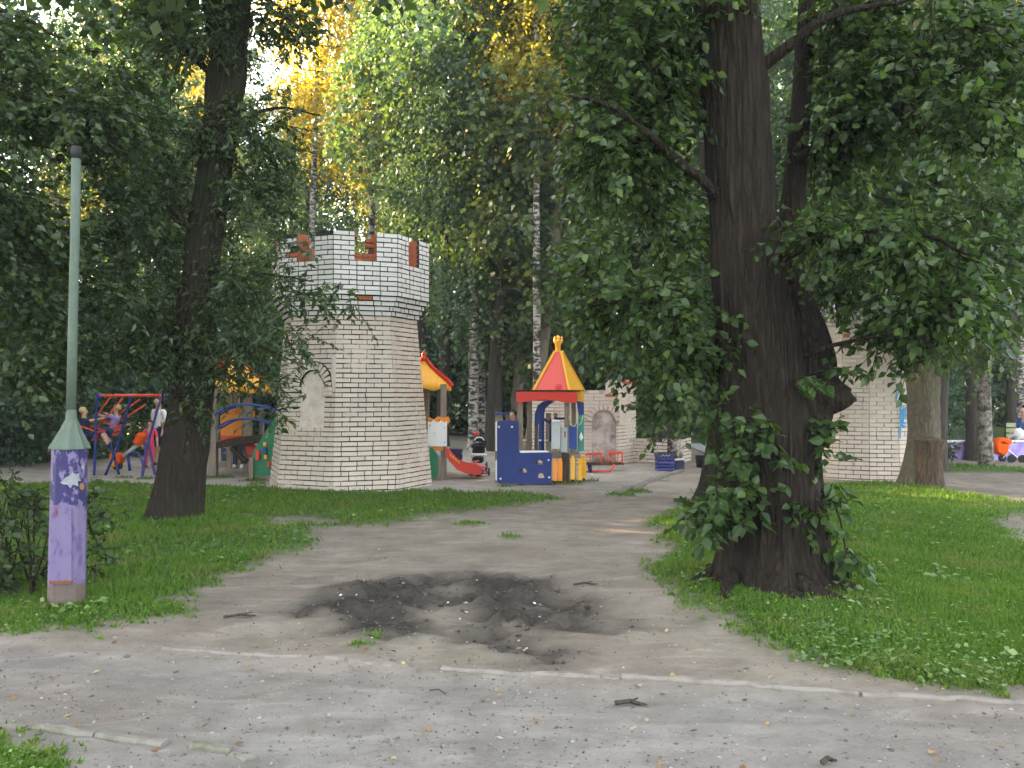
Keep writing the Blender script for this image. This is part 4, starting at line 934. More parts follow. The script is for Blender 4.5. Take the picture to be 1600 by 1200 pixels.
for Y, x0, x1, st, kinds in rows:
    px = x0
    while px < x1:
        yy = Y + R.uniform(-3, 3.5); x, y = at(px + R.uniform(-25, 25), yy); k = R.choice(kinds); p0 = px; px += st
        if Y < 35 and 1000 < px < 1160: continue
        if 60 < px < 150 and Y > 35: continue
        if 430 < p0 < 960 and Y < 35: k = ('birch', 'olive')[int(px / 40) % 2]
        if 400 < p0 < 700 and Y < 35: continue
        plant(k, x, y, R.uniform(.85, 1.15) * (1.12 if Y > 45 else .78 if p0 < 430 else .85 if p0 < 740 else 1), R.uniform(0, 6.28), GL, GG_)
SL = 'dark rounded shrub of the undergrowth below the wood'; SG = 'shrubs below the wood'
for px in range(-120, 1750, 62):
    Y = R.uniform(38, 46) if 950 < px < 1150 or px > 1440 else R.uniform(29, 36)
    x, y = at(px + R.uniform(-20, 20), Y); plant('shrub', x, y, R.uniform(.8, 1.3), R.uniform(0, 6), SL, SG, 'shrub', 'shrub')
for px, Y, s, lab in ((40, 21, 1.15, 'dark dense shrub behind the lilac post at the left edge'), (-60, 19, 1.1, 'dark shrub at the very left edge above the bush'), (150, 22, .9, 'shrub behind the swings, left of the leaning tree'), (20, 19, .8, 'tall shrub at the far left beyond the path'), (250, 24, 1.0, 'bushy shrub behind the playing children and the leaning tree')):
    x, y = at(px, Y); plant('shrub', x, y, s, R.uniform(0, 6), lab, None, 'shrub', 'shrub')
# unseen trees added on the left to keep direct sun off lawn and path
for x, y, k in ((-15, 22, 'broad'), (-17, 15, 'broad'), (-13, 18.5, 'broad'), (-18.5, 19, 'broad2'), (-20, 24.5, 'broad'), (-12.4, 14.6, 'broad'), (-24, 21, 'broad2'), (-16, 11, 'broad'), (-11.5, 10.5, 'olive'), (-20, 14, 'broad2'), (-13, 7, 'broad'), (-12, 12.3, 'broad'), (-14.6, 15.6, 'broad2'), (-17, 17, 'broad'), (-11.2, 12.9, 'olive')): plant(k, x, y, 1.0, R.uniform(0, 6), 'tall green tree at the left end of the wood beyond the swings', 'trees left of the swings')

# ---------------------------------------------------------------- grass, weeds and litter
def scatter(n, x0, x1, y0, y1, rng, power=1.6):
    """points whose density falls with distance"""
    u = rng.random(n); k = 1 - power; y = (y0 ** k + u * (y1 ** k - y0 ** k)) ** (1 / k)
    return rng.uniform(-1, 1, n) * np.minimum(y * .66 + .4, 26), y
rng = np.random.default_rng(5)
x, y = scatter(620000, 0, 0, 3.2, 19, rng, 1.9); g = lawn_amount(x, y)
ok = rng.random(len(x)) < np.clip(g * 1.15 - .1, 0, 1) * (.35 + .65 * smooth(.34, .52, fbm(x * .9, y * .9, 78, 4))); x, y, g = x[ok], y[ok], g[ok]
z = height(x, y); n = len(x); tall = fbm(x * 1.3, y * 1.3, 77, 3)
hh = (0.022 + 0.05 * tall * rng.random(n)) * (0.6 + .4 * g) * (1 + y * .03); wd = rng.uniform(.004, .009, n) * (1 + y * .09)
a = rng.uniform(0, 2 * np.pi, n); lx, ly = rng.normal(0, .5, n) * hh, rng.normal(0, .5, n) * hh
V = np.zeros((n, 3, 3)); V[:, 0] = np.stack([x - np.cos(a) * wd, y - np.sin(a) * wd, z - .006], 1); V[:, 1] = np.stack([x + np.cos(a) * wd, y + np.sin(a) * wd, z - .006], 1); V[:, 2] = np.stack([x + lx, y + ly, z + hh], 1)
tag(arr_mesh('grass', V.reshape(-1, 3), None, np.arange(n * 3).reshape(-1, 3), M['grass']), 'short mown green grass covering the lawns', 'grass', None, 'stuff')
def flat_leaves(n, rng, mat, name, label, size, region, tilt=.35, zoff=.03, y0=3.2, y1=18, tpl=CARD, power=1.7, cat='plants'):
    x, y = scatter(n, 0, 0, y0, y1, rng, power); ok = region(x, y, rng); x, y = x[ok], y[ok]; m = len(x)
    pos = np.stack([x, y, height(x, y) + zoff * rng.uniform(.3, 1.2, m)], 1); a = rng.uniform(0, 6.28, m)
    ax = unit(np.stack([np.cos(a), np.sin(a), rng.uniform(-.1, tilt, m)], 1)); nr = np.array([0, 0, 1.0]) + rng.normal(0, tilt, (m, 3)); nr = unit(nr - ax * (nr * ax).sum(1, keepdims=True))
    V, Q = leaf_arrays(tpl, pos, ax, nr, (size * rng.uniform(.5, 1.3, m) * (1 + y * .03))[:, None])
    tag(arr_mesh(name, V, Q, None, mat), label, cat, None, 'stuff')
flat_leaves(90000, rng, M['clover'], 'clover', 'small round clover leaves scattered through the lawns', .021, lambda x, y, r: (lawn_amount(x, y) > .5) & (fbm(x * .9, y * .9, 91) > .42) & (r.random(len(x)) < .55))
EDGE_R = wpoly([(1150, 972), (1250, 1030), (1340, 1052), (1600, 1085), (1700, 1095), (1700, 1060), (1500, 1035), (1300, 1000), (1180, 958)])
flat_leaves(24000, rng, M['weed'], 'weeds', 'broad leaved weeds along the near edge of the right lawn', .036, lambda x, y, r: (sdist(x, y, EDGE_R) > -.12) & (fbm(x * 3, y * 3, 93) > .5) & (r.random(len(x)) < .5), .4, .05, 4, 8)
flat_leaves(9000, rng, M['weed'], 'low_weeds', 'low weeds scattered through the lawns', .05, lambda x, y, r: (lawn_amount(x, y) > .55) & (fbm(x * 1.6, y * 1.6, 97) > .58), .4, .05, 4, 15)
M['dry_leaf'] = leafmat('dry fallen leaf', (0.10, 0.06, 0.03), (0.22, 0.14, 0.07), (0.42, 0.32, 0.16), trans=.1, rough=.7, spec=.15)
flat_leaves(900, rng, M['dry_leaf'], 'fallen_leaves', 'dry brown and yellow fallen leaves scattered on path and lawn', .03, lambda x, y, r: r.random(len(x)) < .33, .5, .012, 3, 14, OVATE, cat='leaves')
M['chip'] = paint('pale litter and chips', (0.50, 0.48, 0.44), .8, .3)
t = NT('pebbles'); M['pebble'] = t.done(t.bsdf(t.ramp(t.rnd(), [(0, (.07, .06, .055)), (.5, (.14, .125, .11)), (1, (.27, .255, .235))]), .9))
def pebbles(n, name, label, mat, region, size, y0, y1):
    x, y = scatter(n, 0, 0, y0, y1, rng, 1.8); ok = region(x, y); x, y = x[ok], y[ok]; m = len(x); z = height(x, y)
    T = np.array([(1, 0, 0), (0, 1, 0), (-1, 0, 0), (0, -1, 0), (0, 0, 1), (0, 0, -.6)], float)
    a = rng.uniform(0, 6.28, m); c, s = np.cos(a), np.sin(a); sc = size * rng.lognormal(0, .45, m)
    k = T[None] * (1 + rng.normal(0, .25, (m, 6, 1))) * np.stack([sc, sc * rng.uniform(.5, 1, m), sc * rng.uniform(.3, .7, m)], 1)[:, None, :]
    V = np.stack([k[..., 0] * c[:, None] - k[..., 1] * s[:, None] + x[:, None], k[..., 0] * s[:, None] + k[..., 1] * c[:, None] + y[:, None], k[..., 2] + z[:, None]], -1)
    Fc = np.array([(0, 1, 4), (1, 2, 4), (2, 3, 4), (3, 0, 4), (1, 0, 5), (2, 1, 5), (3, 2, 5), (0, 3, 5)])
    tag(arr_mesh(name, V.reshape(-1, 3), None, (np.arange(m)[:, None, None] * 6 + Fc[None]).reshape(-1, 3), mat), label, 'stones', None, 'stuff')
nolawn = lambda x, y: (lawn_amount(x, y) < .4) & (rng.random(len(x)) < .5)
pebbles(26000, 'gravel', 'small stones and grit lying on the dirt and footpath', M['pebble'], nolawn, .0065, 2.6, 15)
pebbles(2600, 'clods', 'dark clods of earth in the muddy ruts', bpy.data.materials['bark_far'] if 'bark_far' in bpy.data.materials else M['bark_far'], lambda x, y: (mud_amount(x, y) > .35), .013, 5, 9.5)
flat_leaves(3500, rng, M['chip'], 'litter', 'pale scraps of litter caught in the muddy ruts', .022, lambda x, y, r: (mud_amount(x, y) > .3) & (fbm(x * 3, y * 3, 95) > .5) & (r.random(len(x)) < .16), .5, .02, 5, 9, cat='litter')
flat_leaves(17000, rng, M['bark_far'], 'crumbs', 'dark crumbs of bark and leaf litter on the bare earth', .012, lambda x, y, r: (lawn_amount(x, y) < .5) & (fbm(x * 1.5, y * 2.5, 98) > .5) & (r.random(len(x)) < .35), .5, .01, 2.8, 14, cat='litter')
# fallen twigs and scraps
for k, (px, py, ln, a, rr) in enumerate(((375, 968, .22, .1, .010), (985, 1096, .16, -.2, .012), (250, 840, .25, .2, .010), (1295, 1190, .07, .3, .012), (685, 1078, .12, -.6, .004), (915, 915, .2, .05, .009), (1405, 758, .5, .15, .015))):
    c = G(px, py); z = hz(c.x, c.y) + .012; d = Vector((math.cos(a), math.sin(a), 0)) * ln / 2
    mb = MB().tube([c - d + Vector((0, 0, z)), c + Vector((0, .01, z + .012)), c + d * .6 + Vector((0, .015, z)), c + d + Vector((0, -.01, z + .006))], [rr, rr, rr * .8, rr * .4], 5)
    if k in (0, 1, 5): mb.tube([c + Vector((0, .01, z + .01)), c + d * .6 + Vector((0, .07, z + .01))], [rr * .6, rr * .3], 4)
    tag(mb.build('twig', M['bark_pale'] if k in (2, 6) else M['bark_far']), ['forked dry twig on the bare earth left of the mud', 'dark twig with leaves on the footpath in front', 'pale stick in the grass before the leaning tree', 'dark scrap of bark at the bottom right of the footpath', 'thin straw like twig on the footpath below the mud', 'dry twig above the right end of the mud', 'pale stick lying at the foot of the sawn stump'][k], 'twig')

# ---------------------------------------------------------------- playground equipment
for k, c in dict(blue=(0.005, 0.022, 0.15), deepblue=(0.004, 0.016, 0.11), rail=(0.012, 0.05, 0.25), red=(0.62, 0.035, 0.02), coral=(0.74, 0.10, 0.08), yellow=(0.85, 0.42, 0.03), orange=(0.80, 0.26, 0.015), green=(0.01, 0.17, 0.075),
                 white=(0.80, 0.80, 0.78), grey=(0.45, 0.47, 0.48), navy=(0.012, 0.016, 0.07), violet=(0.05, 0.04, 0.18), pink=(0.75, 0.10, 0.16), steel=(0.38, 0.42, 0.45), black=(0.012, 0.012, 0.014), teal=(0.05, 0.25, 0.22), redtube=(0.66, 0.06, 0.03), lime=(.35, .42, .22)).items():
    M[k] = paint(k + ' paint', c, 0.45, 0.3)
M['rubber'] = paint('black rubber', (0.015, 0.015, 0.016), .8, .2); M['cloth_black'] = paint('black pram cloth', (0.014, 0.014, 0.017), .9, .15, spec=.1); M['cloth_orange'] = paint('orange pram cloth', (0.72, .10, .01), .9, .1, spec=.1)
t = NT('weathered timber'); p = t.pos(); n1 = t.noise(t.map(p, (30, 30, 2.5)), 1.4, 5, .6, .8); n2 = t.noise(p, 2, 3)
M['timber'] = t.done(t.bsdf(t.mix(t.math('MULTIPLY', n2, .5), t.ramp(n1, [(.3, (.15, .115, .085)), (.7, (.33, .265, .20))]), (.20, .19, .175)), .85, t.bump(n1, .4, .005), .15))
M['timber_dark'] = bark('dark stained timber', (0.03, 0.02, 0.013), (0.09, 0.06, 0.04))
def post(parent, px, w_, top, Y, bot=None, mat='timber', name='post'):
    a = W(px, top, Y); z0 = -0.1 if bot is None else W(px, bot, Y).z; wd = w_ / F * Y
    return MB().box((a.x, Y, (a.z + z0) / 2), (wd, wd, a.z - z0)).build(name, M[mat], parent, bevel=.008)
def rod(parent, pts, r, mat, name, n=8, sub=5):
    C = catmull([tuple(p) for p in pts], sub) if len(pts) > 2 else [tuple(p) for p in pts]
    return MB().tube([Vector(c) for c in C], r, n).build(name, M[mat], parent, True)
def tent_roof(parent, px, Y, ye, yp, half, yaw, fin=True):
    """flared four sided play roof: faces, red hip fins, finial"""
    c = W(px, ye, Y); zp = W(px, yp, Y).z; hgt = zp - c.z
    lev = [(0, 1.0), (.18, .86), (.42, .58), (.7, .27), (1.0, .05)]
    cs, sn = math.cos(yaw), math.sin(yaw)
    def P(u, v, z): return Vector((c.x + u * cs - v * sn, Y + u * sn + v * cs, c.z + z))
    for k in range(4):
        mb = MB(); vs = []; nn = 12
        for f, a in lev:
            for q in range(nn + 1):
                s = -1 + 2 * q / nn; z = f * hgt - (.03 * (1 + math.cos(q / nn * math.pi * 6)) if f == 0 else 0)
                u, v = s * half * a, -half * a
                for _ in range(k): u, v = -v, u
                vs.append(P(u, v, z))
        mb.add(vs, [(i * (nn + 1) + q, i * (nn + 1) + q + 1, (i + 1) * (nn + 1) + q + 1, (i + 1) * (nn + 1) + q) for i in range(len(lev) - 1) for q in range(nn)])
        o = mb.build('roof_panel', M['yellow'], parent, True)
        md = o.modifiers.new('thick', 'SOLIDIFY'); md.thickness = .015
    for k in range(4):
        su, sv = ((-1, -1), (1, -1), (1, 1), (-1, 1))[k]; mb = MB(); vs = []
        d = Vector((su * cs - sv * sn, su * sn + sv * cs, 0)).normalized(); tt = Vector((-d.y, d.x, 0)) * .018
        for f, a in lev:
            q = P(su * half * a, sv * half * a, f * hgt); o_ = d * (.045 * (1 - f * .5)) + Vector((0, 0, .05))
            vs += [q - tt, q + tt, q + o_ + tt, q + o_ - tt]
        m_ = len(lev)
        mb.add(vs, [(i * 4 + a, i * 4 + (a + 1) % 4, (i + 1) * 4 + (a + 1) % 4, (i + 1) * 4 + a) for i in range(m_ - 1) for a in range(4)] + [(0, 1, 2, 3), tuple((m_ - 1) * 4 + a for a in (3, 2, 1, 0))]).build('roof_fin', M['red'], parent)
    MB().lathe((c.x, Y, zp - .03), [(.05, 0), (.06, .05), (.035, .09), (.05, .13), (.01, .19)], 10).build('finial', M['red'], parent, True)

ps = thing('play_structure', 'large timber play structure with arched blue railed bridge, tent roofs and a red slide', 'play structure', tuple(G(365, 745)))
for px, w_, top, Y in ((333, 13, 600, 16.6), (387, 12, 600, 17.3), (358, 7, 605, 18.2), (369, 9, 606, 18.4), (693, 9, 600, 16.1), (666, 9, 600, 17.2), (409, 6, 640, 18.0)): post(ps, px, w_, top, Y)
post(ps, 393, 7, 715, 15.9); post(ps, 684, 7, 712, 15.9)
tent_roof(ps, 365, 17.4, 610, 552, .62, .5); tent_roof(ps, 662, 16.7, 606, 562, .50, .12)
slab('bridge_deck', M['timber_dark'], ps, [[(341, 696), (352, 689), (366, 684), (385, 682), (408, 681), (425, 681), (450, 684), (450, 694), (425, 690), (405, 691), (385, 693), (360, 697), (343, 700)]], .9, 17.0)
rod(ps, [W(362, 699, 16.7), W(374, 712, 16.7), W(386, 722, 16.7)], .06, 'timber_dark', 'brace')
for Y, dx in ((16.5, 0), (17.5, 8)):
    rod(ps, [W(335 + dx, 648, Y), W(358 + dx, 636, Y), W(385 + dx, 632, Y), W(412 + dx, 636, Y), W(434 + dx, 648, Y)], .021, 'rail', 'handrail')
    rod(ps, [W(337 + dx, 669, Y), W(360 + dx, 657, Y), W(387 + dx, 654, Y), W(412 + dx, 659, Y), W(434 + dx, 670, Y)], .019, 'rail', 'handrail')
slab('orange_panel', M['orange'], ps, [[(345, 640), (378, 638), (378, 692), (345, 692)], [(367, 642), (370, 641), (371, 646), (368, 646)], [(373, 642), (376, 642), (376, 646), (373, 646)]], .03, 17.9)
slab('lower_panel', M['red'], ps, [[(345, 681), (378, 681), (378, 691), (345, 691)]], .03, 17.75)
slab('orange_panel', M['orange'], ps, [[(388, 646), (393, 640), (398, 643), (398, 650), (394, 655), (389, 652)]], .03, 17.4)
slab('climbing_panel', M['green'], ps, [[(396, 706), (424, 660), (440, 640), (440, 742), (398, 743)], [(402, 732), (404, 732), (404, 736), (402, 736)]], .05, 15.95)
for px, py, c, w2, h2 in ((403, 711, 'redtube', 5, 15), (414, 705, 'rail', 5, 10), (414, 694, 'yellow', 4, 5), (415, 714, 'yellow', 4, 6), (420, 725, 'redtube', 4, 8)):
    slab('climbing_hold', M[c], ps, [[(px - w2 / 2, py - h2 / 2), (px + w2 / 2, py - h2 / 2), (px + w2 / 2, py + h2 / 2), (px - w2 / 2, py + h2 / 2)]], .05, 15.9)
slab('round_panel', M['red'], ps, [[(393 + 9 * math.cos(a), 702 + 9 * math.sin(a)) for a in [k * .393 for k in range(16)]]], .03, 16.9)
slab('bench_board', M['timber'], ps, [[(340, 722), (384, 722), (384, 729), (340, 729)]], .3, 18.6)
slab('number_panel', M['navy'], ps, [[(346, 700), (359, 700), (359, 720), (346, 720)], [(349, 706), (353, 706), (353, 709), (349, 709)]], .03, 18.8)
wv = [(669 + k * 2.9, 659 + 1.8 * math.sin(k * 1.6)) for k in range(11)]
slab('white_panel', M['white'], ps, [[(668, 697)] + wv + [(698, 697)]], .03, 15.95)
for px, py in ((695, 668), (695, 691), (672, 664)): MB().ball(W(px, py, 15.92), .017, 8).build('bolt', M['grey'], ps)
slab('orange_rail', M['orange'], ps, [[(670, 652), (678, 656), (684, 651), (694, 653), (700, 651), (703, 657), (700, 663), (670, 662)], [(673, 656), (677, 658), (674, 660)], [(683, 655), (689, 656), (686, 659)]], .04, 16.05)
slab('side_panel', M['green'], ps, [[(672, 699), (676, 700), (684, 711), (683, 746), (675, 747), (672, 747)]], .04, 15.8)
slab('threshold', M['orange'], ps, [[(674, 698), (692, 698), (692, 703), (678, 703)]], .04, 16.0)
sl = [(697, 700), (703, 703), (709, 711), (716, 718), (726, 722), (738, 724), (748, 727), (754, 733), (752, 741), (741, 742), (727, 739), (714, 733), (704, 722), (697, 712)]
slab('slide_side', M['red'], ps, [sl], .04, 15.95); slab('slide_side', M['red'], ps, [sl], .04, 16.5)
mb = MB(); cv = [(697, 708), (704, 713), (712, 724), (722, 731), (735, 735), (752, 737)]; vs = []
for x, y in cv: vs += [W(x, y, 15.97), Vector((W(x, y, 15.97).x, 16.48, W(x, y, 15.97).z))]
mb.add(vs, [(i * 2, i * 2 + 1, i * 2 + 3, i * 2 + 2) for i in range(len(cv) - 1)]).build('slide_bed', M['steel'], ps)
for k in range(4): rod(ps, [W(703 + k * 4.2, 709 + k * 3.6, 15.92), W(705 + k * 4.2, 715 + k * 3.0, 15.92)], .012, 'yellow', 'slide_mark', 5)
for k in range(4): slab('navy_rib', M['navy'], ps, [[(703, 701 + k * 5), (722 - (k % 2), 702 + k * 5), (722 - (k % 2), 706 + k * 5), (703, 705.5 + k * 5)]], .3, 17.0)

ph = thing('playhouse', 'small playhouse with a red and yellow pointed roof, golden crown and blue panel', 'playhouse', tuple(G(845, 756)))
def hole(cx_, cy_, w2, h2): return [(cx_ - w2, cy_ + h2), (cx_ + w2, cy_ + h2)] + [(cx_ + w2 * math.cos(a), cy_ + h2 - 2 * h2 * math.sin(a)) for a in [math.pi * k / 8 for k in range(1, 8)]]
slab('front_panel', M['blue'], ph, [[(777, 660), (779, 658), (808, 657), (810, 660), (810, 704), (813, 708), (859, 707), (862, 710), (861, 754), (858, 756), (780, 755), (777, 752)], hole(818, 735, 6, 4), hole(843, 722, 6, 4), hole(845, 743, 6, 4.5)], .045, 15.1)
slab('panel_edge', M['white'], ph, [[(774.5, 660), (776.5, 659), (776.5, 704), (774.5, 704)]], .045, 15.12)
slab('panel_edge', M['white'], ph, [[(774.5, 720), (776.5, 719), (776.5, 750), (774.5, 750)]], .045, 15.12)
slab('panel_edge', M['white'], ph, [[(812, 704.5), (855, 704.5), (858, 706.8), (812, 707.5)]], .05, 15.13)
for px, py in ((779.5, 667), (800, 667), (857, 719), (782, 748), (858, 746)): MB().ball(W(px, py, 15.07), .018, 8).build('bolt', M['white'], ph)
for px, w_, top, Y in ((813.5, 7.5, 622, 15.25), (827, 8, 622, 15.7), (838, 6, 648, 16.1), (857, 8, 645, 16.3), (886, 8, 622, 15.25), (896, 7, 622, 16.0), (779.5, 12, 646, 15.5), (793.5, 7, 646, 15.9), (868, 6, 645, 16.4)): post(ph, px, w_, top, Y)
for px, w_, Y in ((779.5, 13, 15.5), (793.5, 8, 15.9)): slab('post_cap', M['rail'], ph, [[(px - w_ / 2, 644.5), (px + w_ / 2, 644.5), (px + w_ / 2, 647), (px - w_ / 2, 647)]], .16, Y - .07)
post(ph, 884, 11, 708, 15.2, None, 'timber_dark')
a = W(860, 712, 15.75); MB().box((a.x, 15.8, .47), (1.0, 1.05, .07)).build('deck', M['timber'], ph)
slab('eave_board', M['red'], ph, [[(807, 615), (809, 612), (900, 613), (902, 617), (901, 629), (884, 629), (866, 625), (845, 624.5), (826, 627), (808, 629)]], .05, 15.05)
mb = MB(); ec = [W(807, 612, 15.02), W(901, 612, 15.02), W(915, 612, 16.2), W(815, 612, 16.2)]
mb.add(ec + [v + Vector((0, 0, .03)) for v in ec], [(0, 1, 2, 3), (4, 5, 6, 7), (0, 1, 5, 4), (1, 2, 6, 5), (2, 3, 7, 6), (3, 0, 4, 7)]).build('eave', M['timber_dark'], ph)
slab('eave_board', M['red'], ph, [[(815, 614), (912, 614), (912, 626), (815, 626)]], .05, 16.2)
base = [W(833, 611, 15.2), W(889, 611, 15.15), W(913, 612, 16.0), W(852, 612, 16.1)]
zt_ = W(870, 550, 15.6); top = [zt_ + Vector((dx, dy, 0)) for dx, dy in ((-.04, -.05), (.07, -.05), (.1, .06), (-.02, .06))]
for k, c in ((0, 'coral'), (1, 'yellow'), (2, 'coral'), (3, 'yellow')):
    a, b = base[k], base[(k + 1) % 4]; c_, d_ = top[(k + 1) % 4], top[k]; n_ = (b - a).cross(d_ - a).normalized() * .015
    MB().add([a, b, c_, d_, a - n_, b - n_, c_ - n_, d_ - n_], [(0, 1, 2, 3), (4, 5, 6, 7), (0, 1, 5, 4), (1, 2, 6, 5), (2, 3, 7, 6), (3, 0, 4, 7)]).build('roof_panel', M[c], ph)
for k in range(4): MB().tube([base[k] + Vector((0, 0, .01)), top[k] + Vector((0, 0, .01))], .028, 4).build('roof_trim', M['yellow'], ph)
a, b = base[0], base[1]; n_ = (b - a).cross(top[0] - a).normalized(); fc = lambda u, v: a.lerp(b, u).lerp(top[0].lerp(top[1], .5), v)
cc = fc(.72, .10) + n_ * (.01 if n_.y < 0 else -.01); nn_ = n_ if n_.y < 0 else -n_
uu = (b - a).normalized(); vv = nn_.cross(uu)
MB().add([cc + nn_ * .012] + [cc + (uu * math.cos(t_) + vv * math.sin(t_)) * .062 for t_ in [k * .524 for k in range(12)]], [(0, 1 + k, 1 + (k + 1) % 12) for k in range(12)]).build('roof_disc', M['red'], ph)
slab('roof_flap', M['yellow'], ph, [[(900, 612), (911, 611), (913, 629), (902, 626)]], .04, 15.5)
c = W(870, 550, 15.6) + Vector((.02, 0, -.02))
mb = MB().lathe(c, [(.045, 0), (.055, .03), (.045, .06), (.05, .14), (.085, .21), (.075, .225), (.04, .20)], 12).build('crown_finial', M['yellow'], ph, True)
for k in range(5):
    a = k * 1.257; MB().lathe(c + Vector((.07 * math.cos(a), .07 * math.sin(a), .205)), [(.022, 0), (.012, .05), (.02, .065), (.003, .09)], 6).build('crown_point', M['yellow'], ph)
MB().lathe(c + Vector((0, 0, .2)), [(.03, 0), (.015, .06), (.03, .08), (.004, .12)], 8).build('crown_point', M['yellow'], ph)
slab('arch_panel', M['rail'], ph, [[(836, 662), (836, 644), (840, 634), (848, 628), (858, 626), (866, 628), (858, 632), (852, 638), (850, 648), (850, 704), (842, 704), (842, 662)]], .04, 16.0)
slab('arch_panel', M['rail'], ph, [[(901, 626), (912, 629), (912, 664), (906, 664), (904, 645)]], .04, 15.9)
slab('grey_panel', M['grey'], ph, [[(862, 658), (864, 656), (873, 656), (875, 658), (875, 698), (873, 701), (864, 701), (862, 698)]], .04, 15.1)
for k in range(3): MB().ball(W(865 + 4 * k, 658, 15.06), .02, 8).build('bolt', M['white'], ph)
slab('grey_panel', M['steel'], ph, [[(876, 668), (886, 668), (886, 706), (876, 706)], [(878, 674), (884, 674), (884, 684), (878, 684)]], .05, 15.2)
slab('blue_panel', M['rail'], ph, [[(890, 664), (893, 667), (898, 667), (901, 663), (901, 702), (890, 700)]], .04, 15.2)
slab('green_panel', M['teal'], ph, [[(903, 650), (912, 648), (912, 704), (903, 706)]], .04, 15.4)
slab('diamond', M['white'], ph, [[(905, 683), (908, 676), (911, 683), (908, 689)]], .02, 15.36)
rod(ph, [W(889, 650, 15.2), W(892, 662, 15.15), W(898, 666, 15.15), (W(903, 652, 15.3))], .01, 'lime', 'rope'); rod(ph, [W(901, 662, 15.2), W(907, 663, 15.15), W(911, 650, 15.3)], .01, 'lime', 'rope')
for pts in (((812, 650), (812, 676)), ((814, 655), (814, 672)), ((884, 652), (884, 676)), ((860, 655), (860, 690)), ((866, 654), (884, 654)), ((850, 655), (862, 662)), ((848, 656), (848, 706))): rod(ph, [W(*pts[0], 15.35), W(*pts[1], 15.35)], .02, 'deepblue', 'blue_rail')
for pts in (((810, 688), (822, 688)), ((842, 688), (856, 688)), ((876, 688), (888, 688))): rod(ph, [W(*pts[0], 15.4), W(*pts[1], 15.4)], .014, 'white', 'rung')
for px, y0, y1, Y in ((867.5, 717, 751, 15.05), (875.5, 717, 751, 15.08), (895, 713, 749, 15.2), (906, 712, 750, 15.35), (912.5, 711, 747, 15.6)):
    slab('picket', M['orange' if px < 890 else 'yellow'], ph, [[(px - 2.8, y1), (px - 3, y0 + 5), (px - 1.4, y0), (px + 1.4, y0), (px + 3, y0 + 5), (px + 2.8, y1)]], .03, Y)
    post(ph, px, 3.5, y0 + 8, Y + .08, None, 'timber_dark', 'picket_post')

sw = thing('swing_set', 'blue legged swing frame with red and white top beam and two red basket seats', 'swing', tuple(G(165, 743)))
rod(sw, [W(155, 618, 16.9), W(258, 618, 17.9)], .03, 'redtube', 'top_beam')
for q in range(3): rod(sw, [W(172 + q * 28, 618, 17.08 + q * .27), W(184 + q * 28, 618, 17.2 + q * .27)], .0325, 'white', 'beam_stripe')
for x, y in ((151, 16.88), (256, 17.88)): rod(sw, [W(x, 618, y), W(x + 10, 618, y + .08)], .034, 'rail', 'beam_end')
for pts, Y in ((((160, 619), (151, 632), (149, 700), (147, 744)), 16.8), (((205, 619), (199, 640), (182, 700), (164, 744)), 16.9), (((228, 690), (226, 720), (222, 748)), 16.5), (((252, 619), (232, 690), (226, 720), (221, 748)), 17.0), (((230, 680), (236, 712), (243, 747)), 16.9), (((172, 690), (178, 712), (186, 742)), 17.0)):
    rod(sw, [W(x, y, Y) for x, y in pts], .026, 'blue' if pts[0][0] < 225 else 'violet', 'leg')
def basket(px, py, Y):
    c = W(px, py, Y); mb = MB(); rt = Matrix.Rotation(.5, 3, 'Y')
    mb.box(c + rt @ Vector((0, 0, -.12)), (.34, .34, .03), rt); mb.build('seat', M['navy'], sw)
    for k in range(3): MB().box(c + rt @ Vector((.17, 0, -.05 + k * .075)), (.02, .36, .045), rt).build('seat_slat', M['redtube'], sw)
    for s in (-1, 1): MB().tube([c + rt @ Vector((-.17, s * .18, .06)), c + rt @ Vector((.17, s * .18, .12))], .015, 6).build('armrest', M['redtube'], sw)
    return c
s1 = basket(141, 676, 17.0); s2 = basket(172, 668, 17.35)
for (a, b, Y) in (((173, 620), (143, 660), 17.05), ((192, 622), (152, 668), 17.1), ((219, 624), (170, 658), 17.4), ((228, 632), (184, 660), 17.45)): rod(sw, [W(*a, Y), W(*b, Y)], .014, 'redtube', 'hanger')

se = thing('seesaw', 'orange and grey seesaw with bright seats behind the swing frame', 'seesaw', tuple(G(205, 738)))
rod(se, [W(187, 716, 17.8), W(218, 693, 17.8)], .035, 'grey', 'beam'); rod(se, [W(200, 712, 17.8), W(203, 736, 17.8)], .03, 'rail', 'leg'); rod(se, [W(200, 712, 17.8), W(213, 707, 17.6), W(222, 720, 17.6), W(224, 738, 17.6)], .022, 'rail', 'leg')
MB().box(W(183, 716, 17.8), (.22, .3, .22)).build('seat', M['cloth_orange'], se, bevel=.04); MB().box(W(177, 722, 17.7), (.1, .2, .22)).build('seat_front', M['orange'], se, bevel=.03); MB().box(W(219, 686, 17.8), (.16, .25, .26), Matrix.Rotation(.5, 3, 'Y')).build('seat', M['cloth_orange'], se, bevel=.04); MB().box(W(184, 728, 17.8), (.14, .2, .14)).build('tyre_stop', M['rubber'], se, bevel=.03)

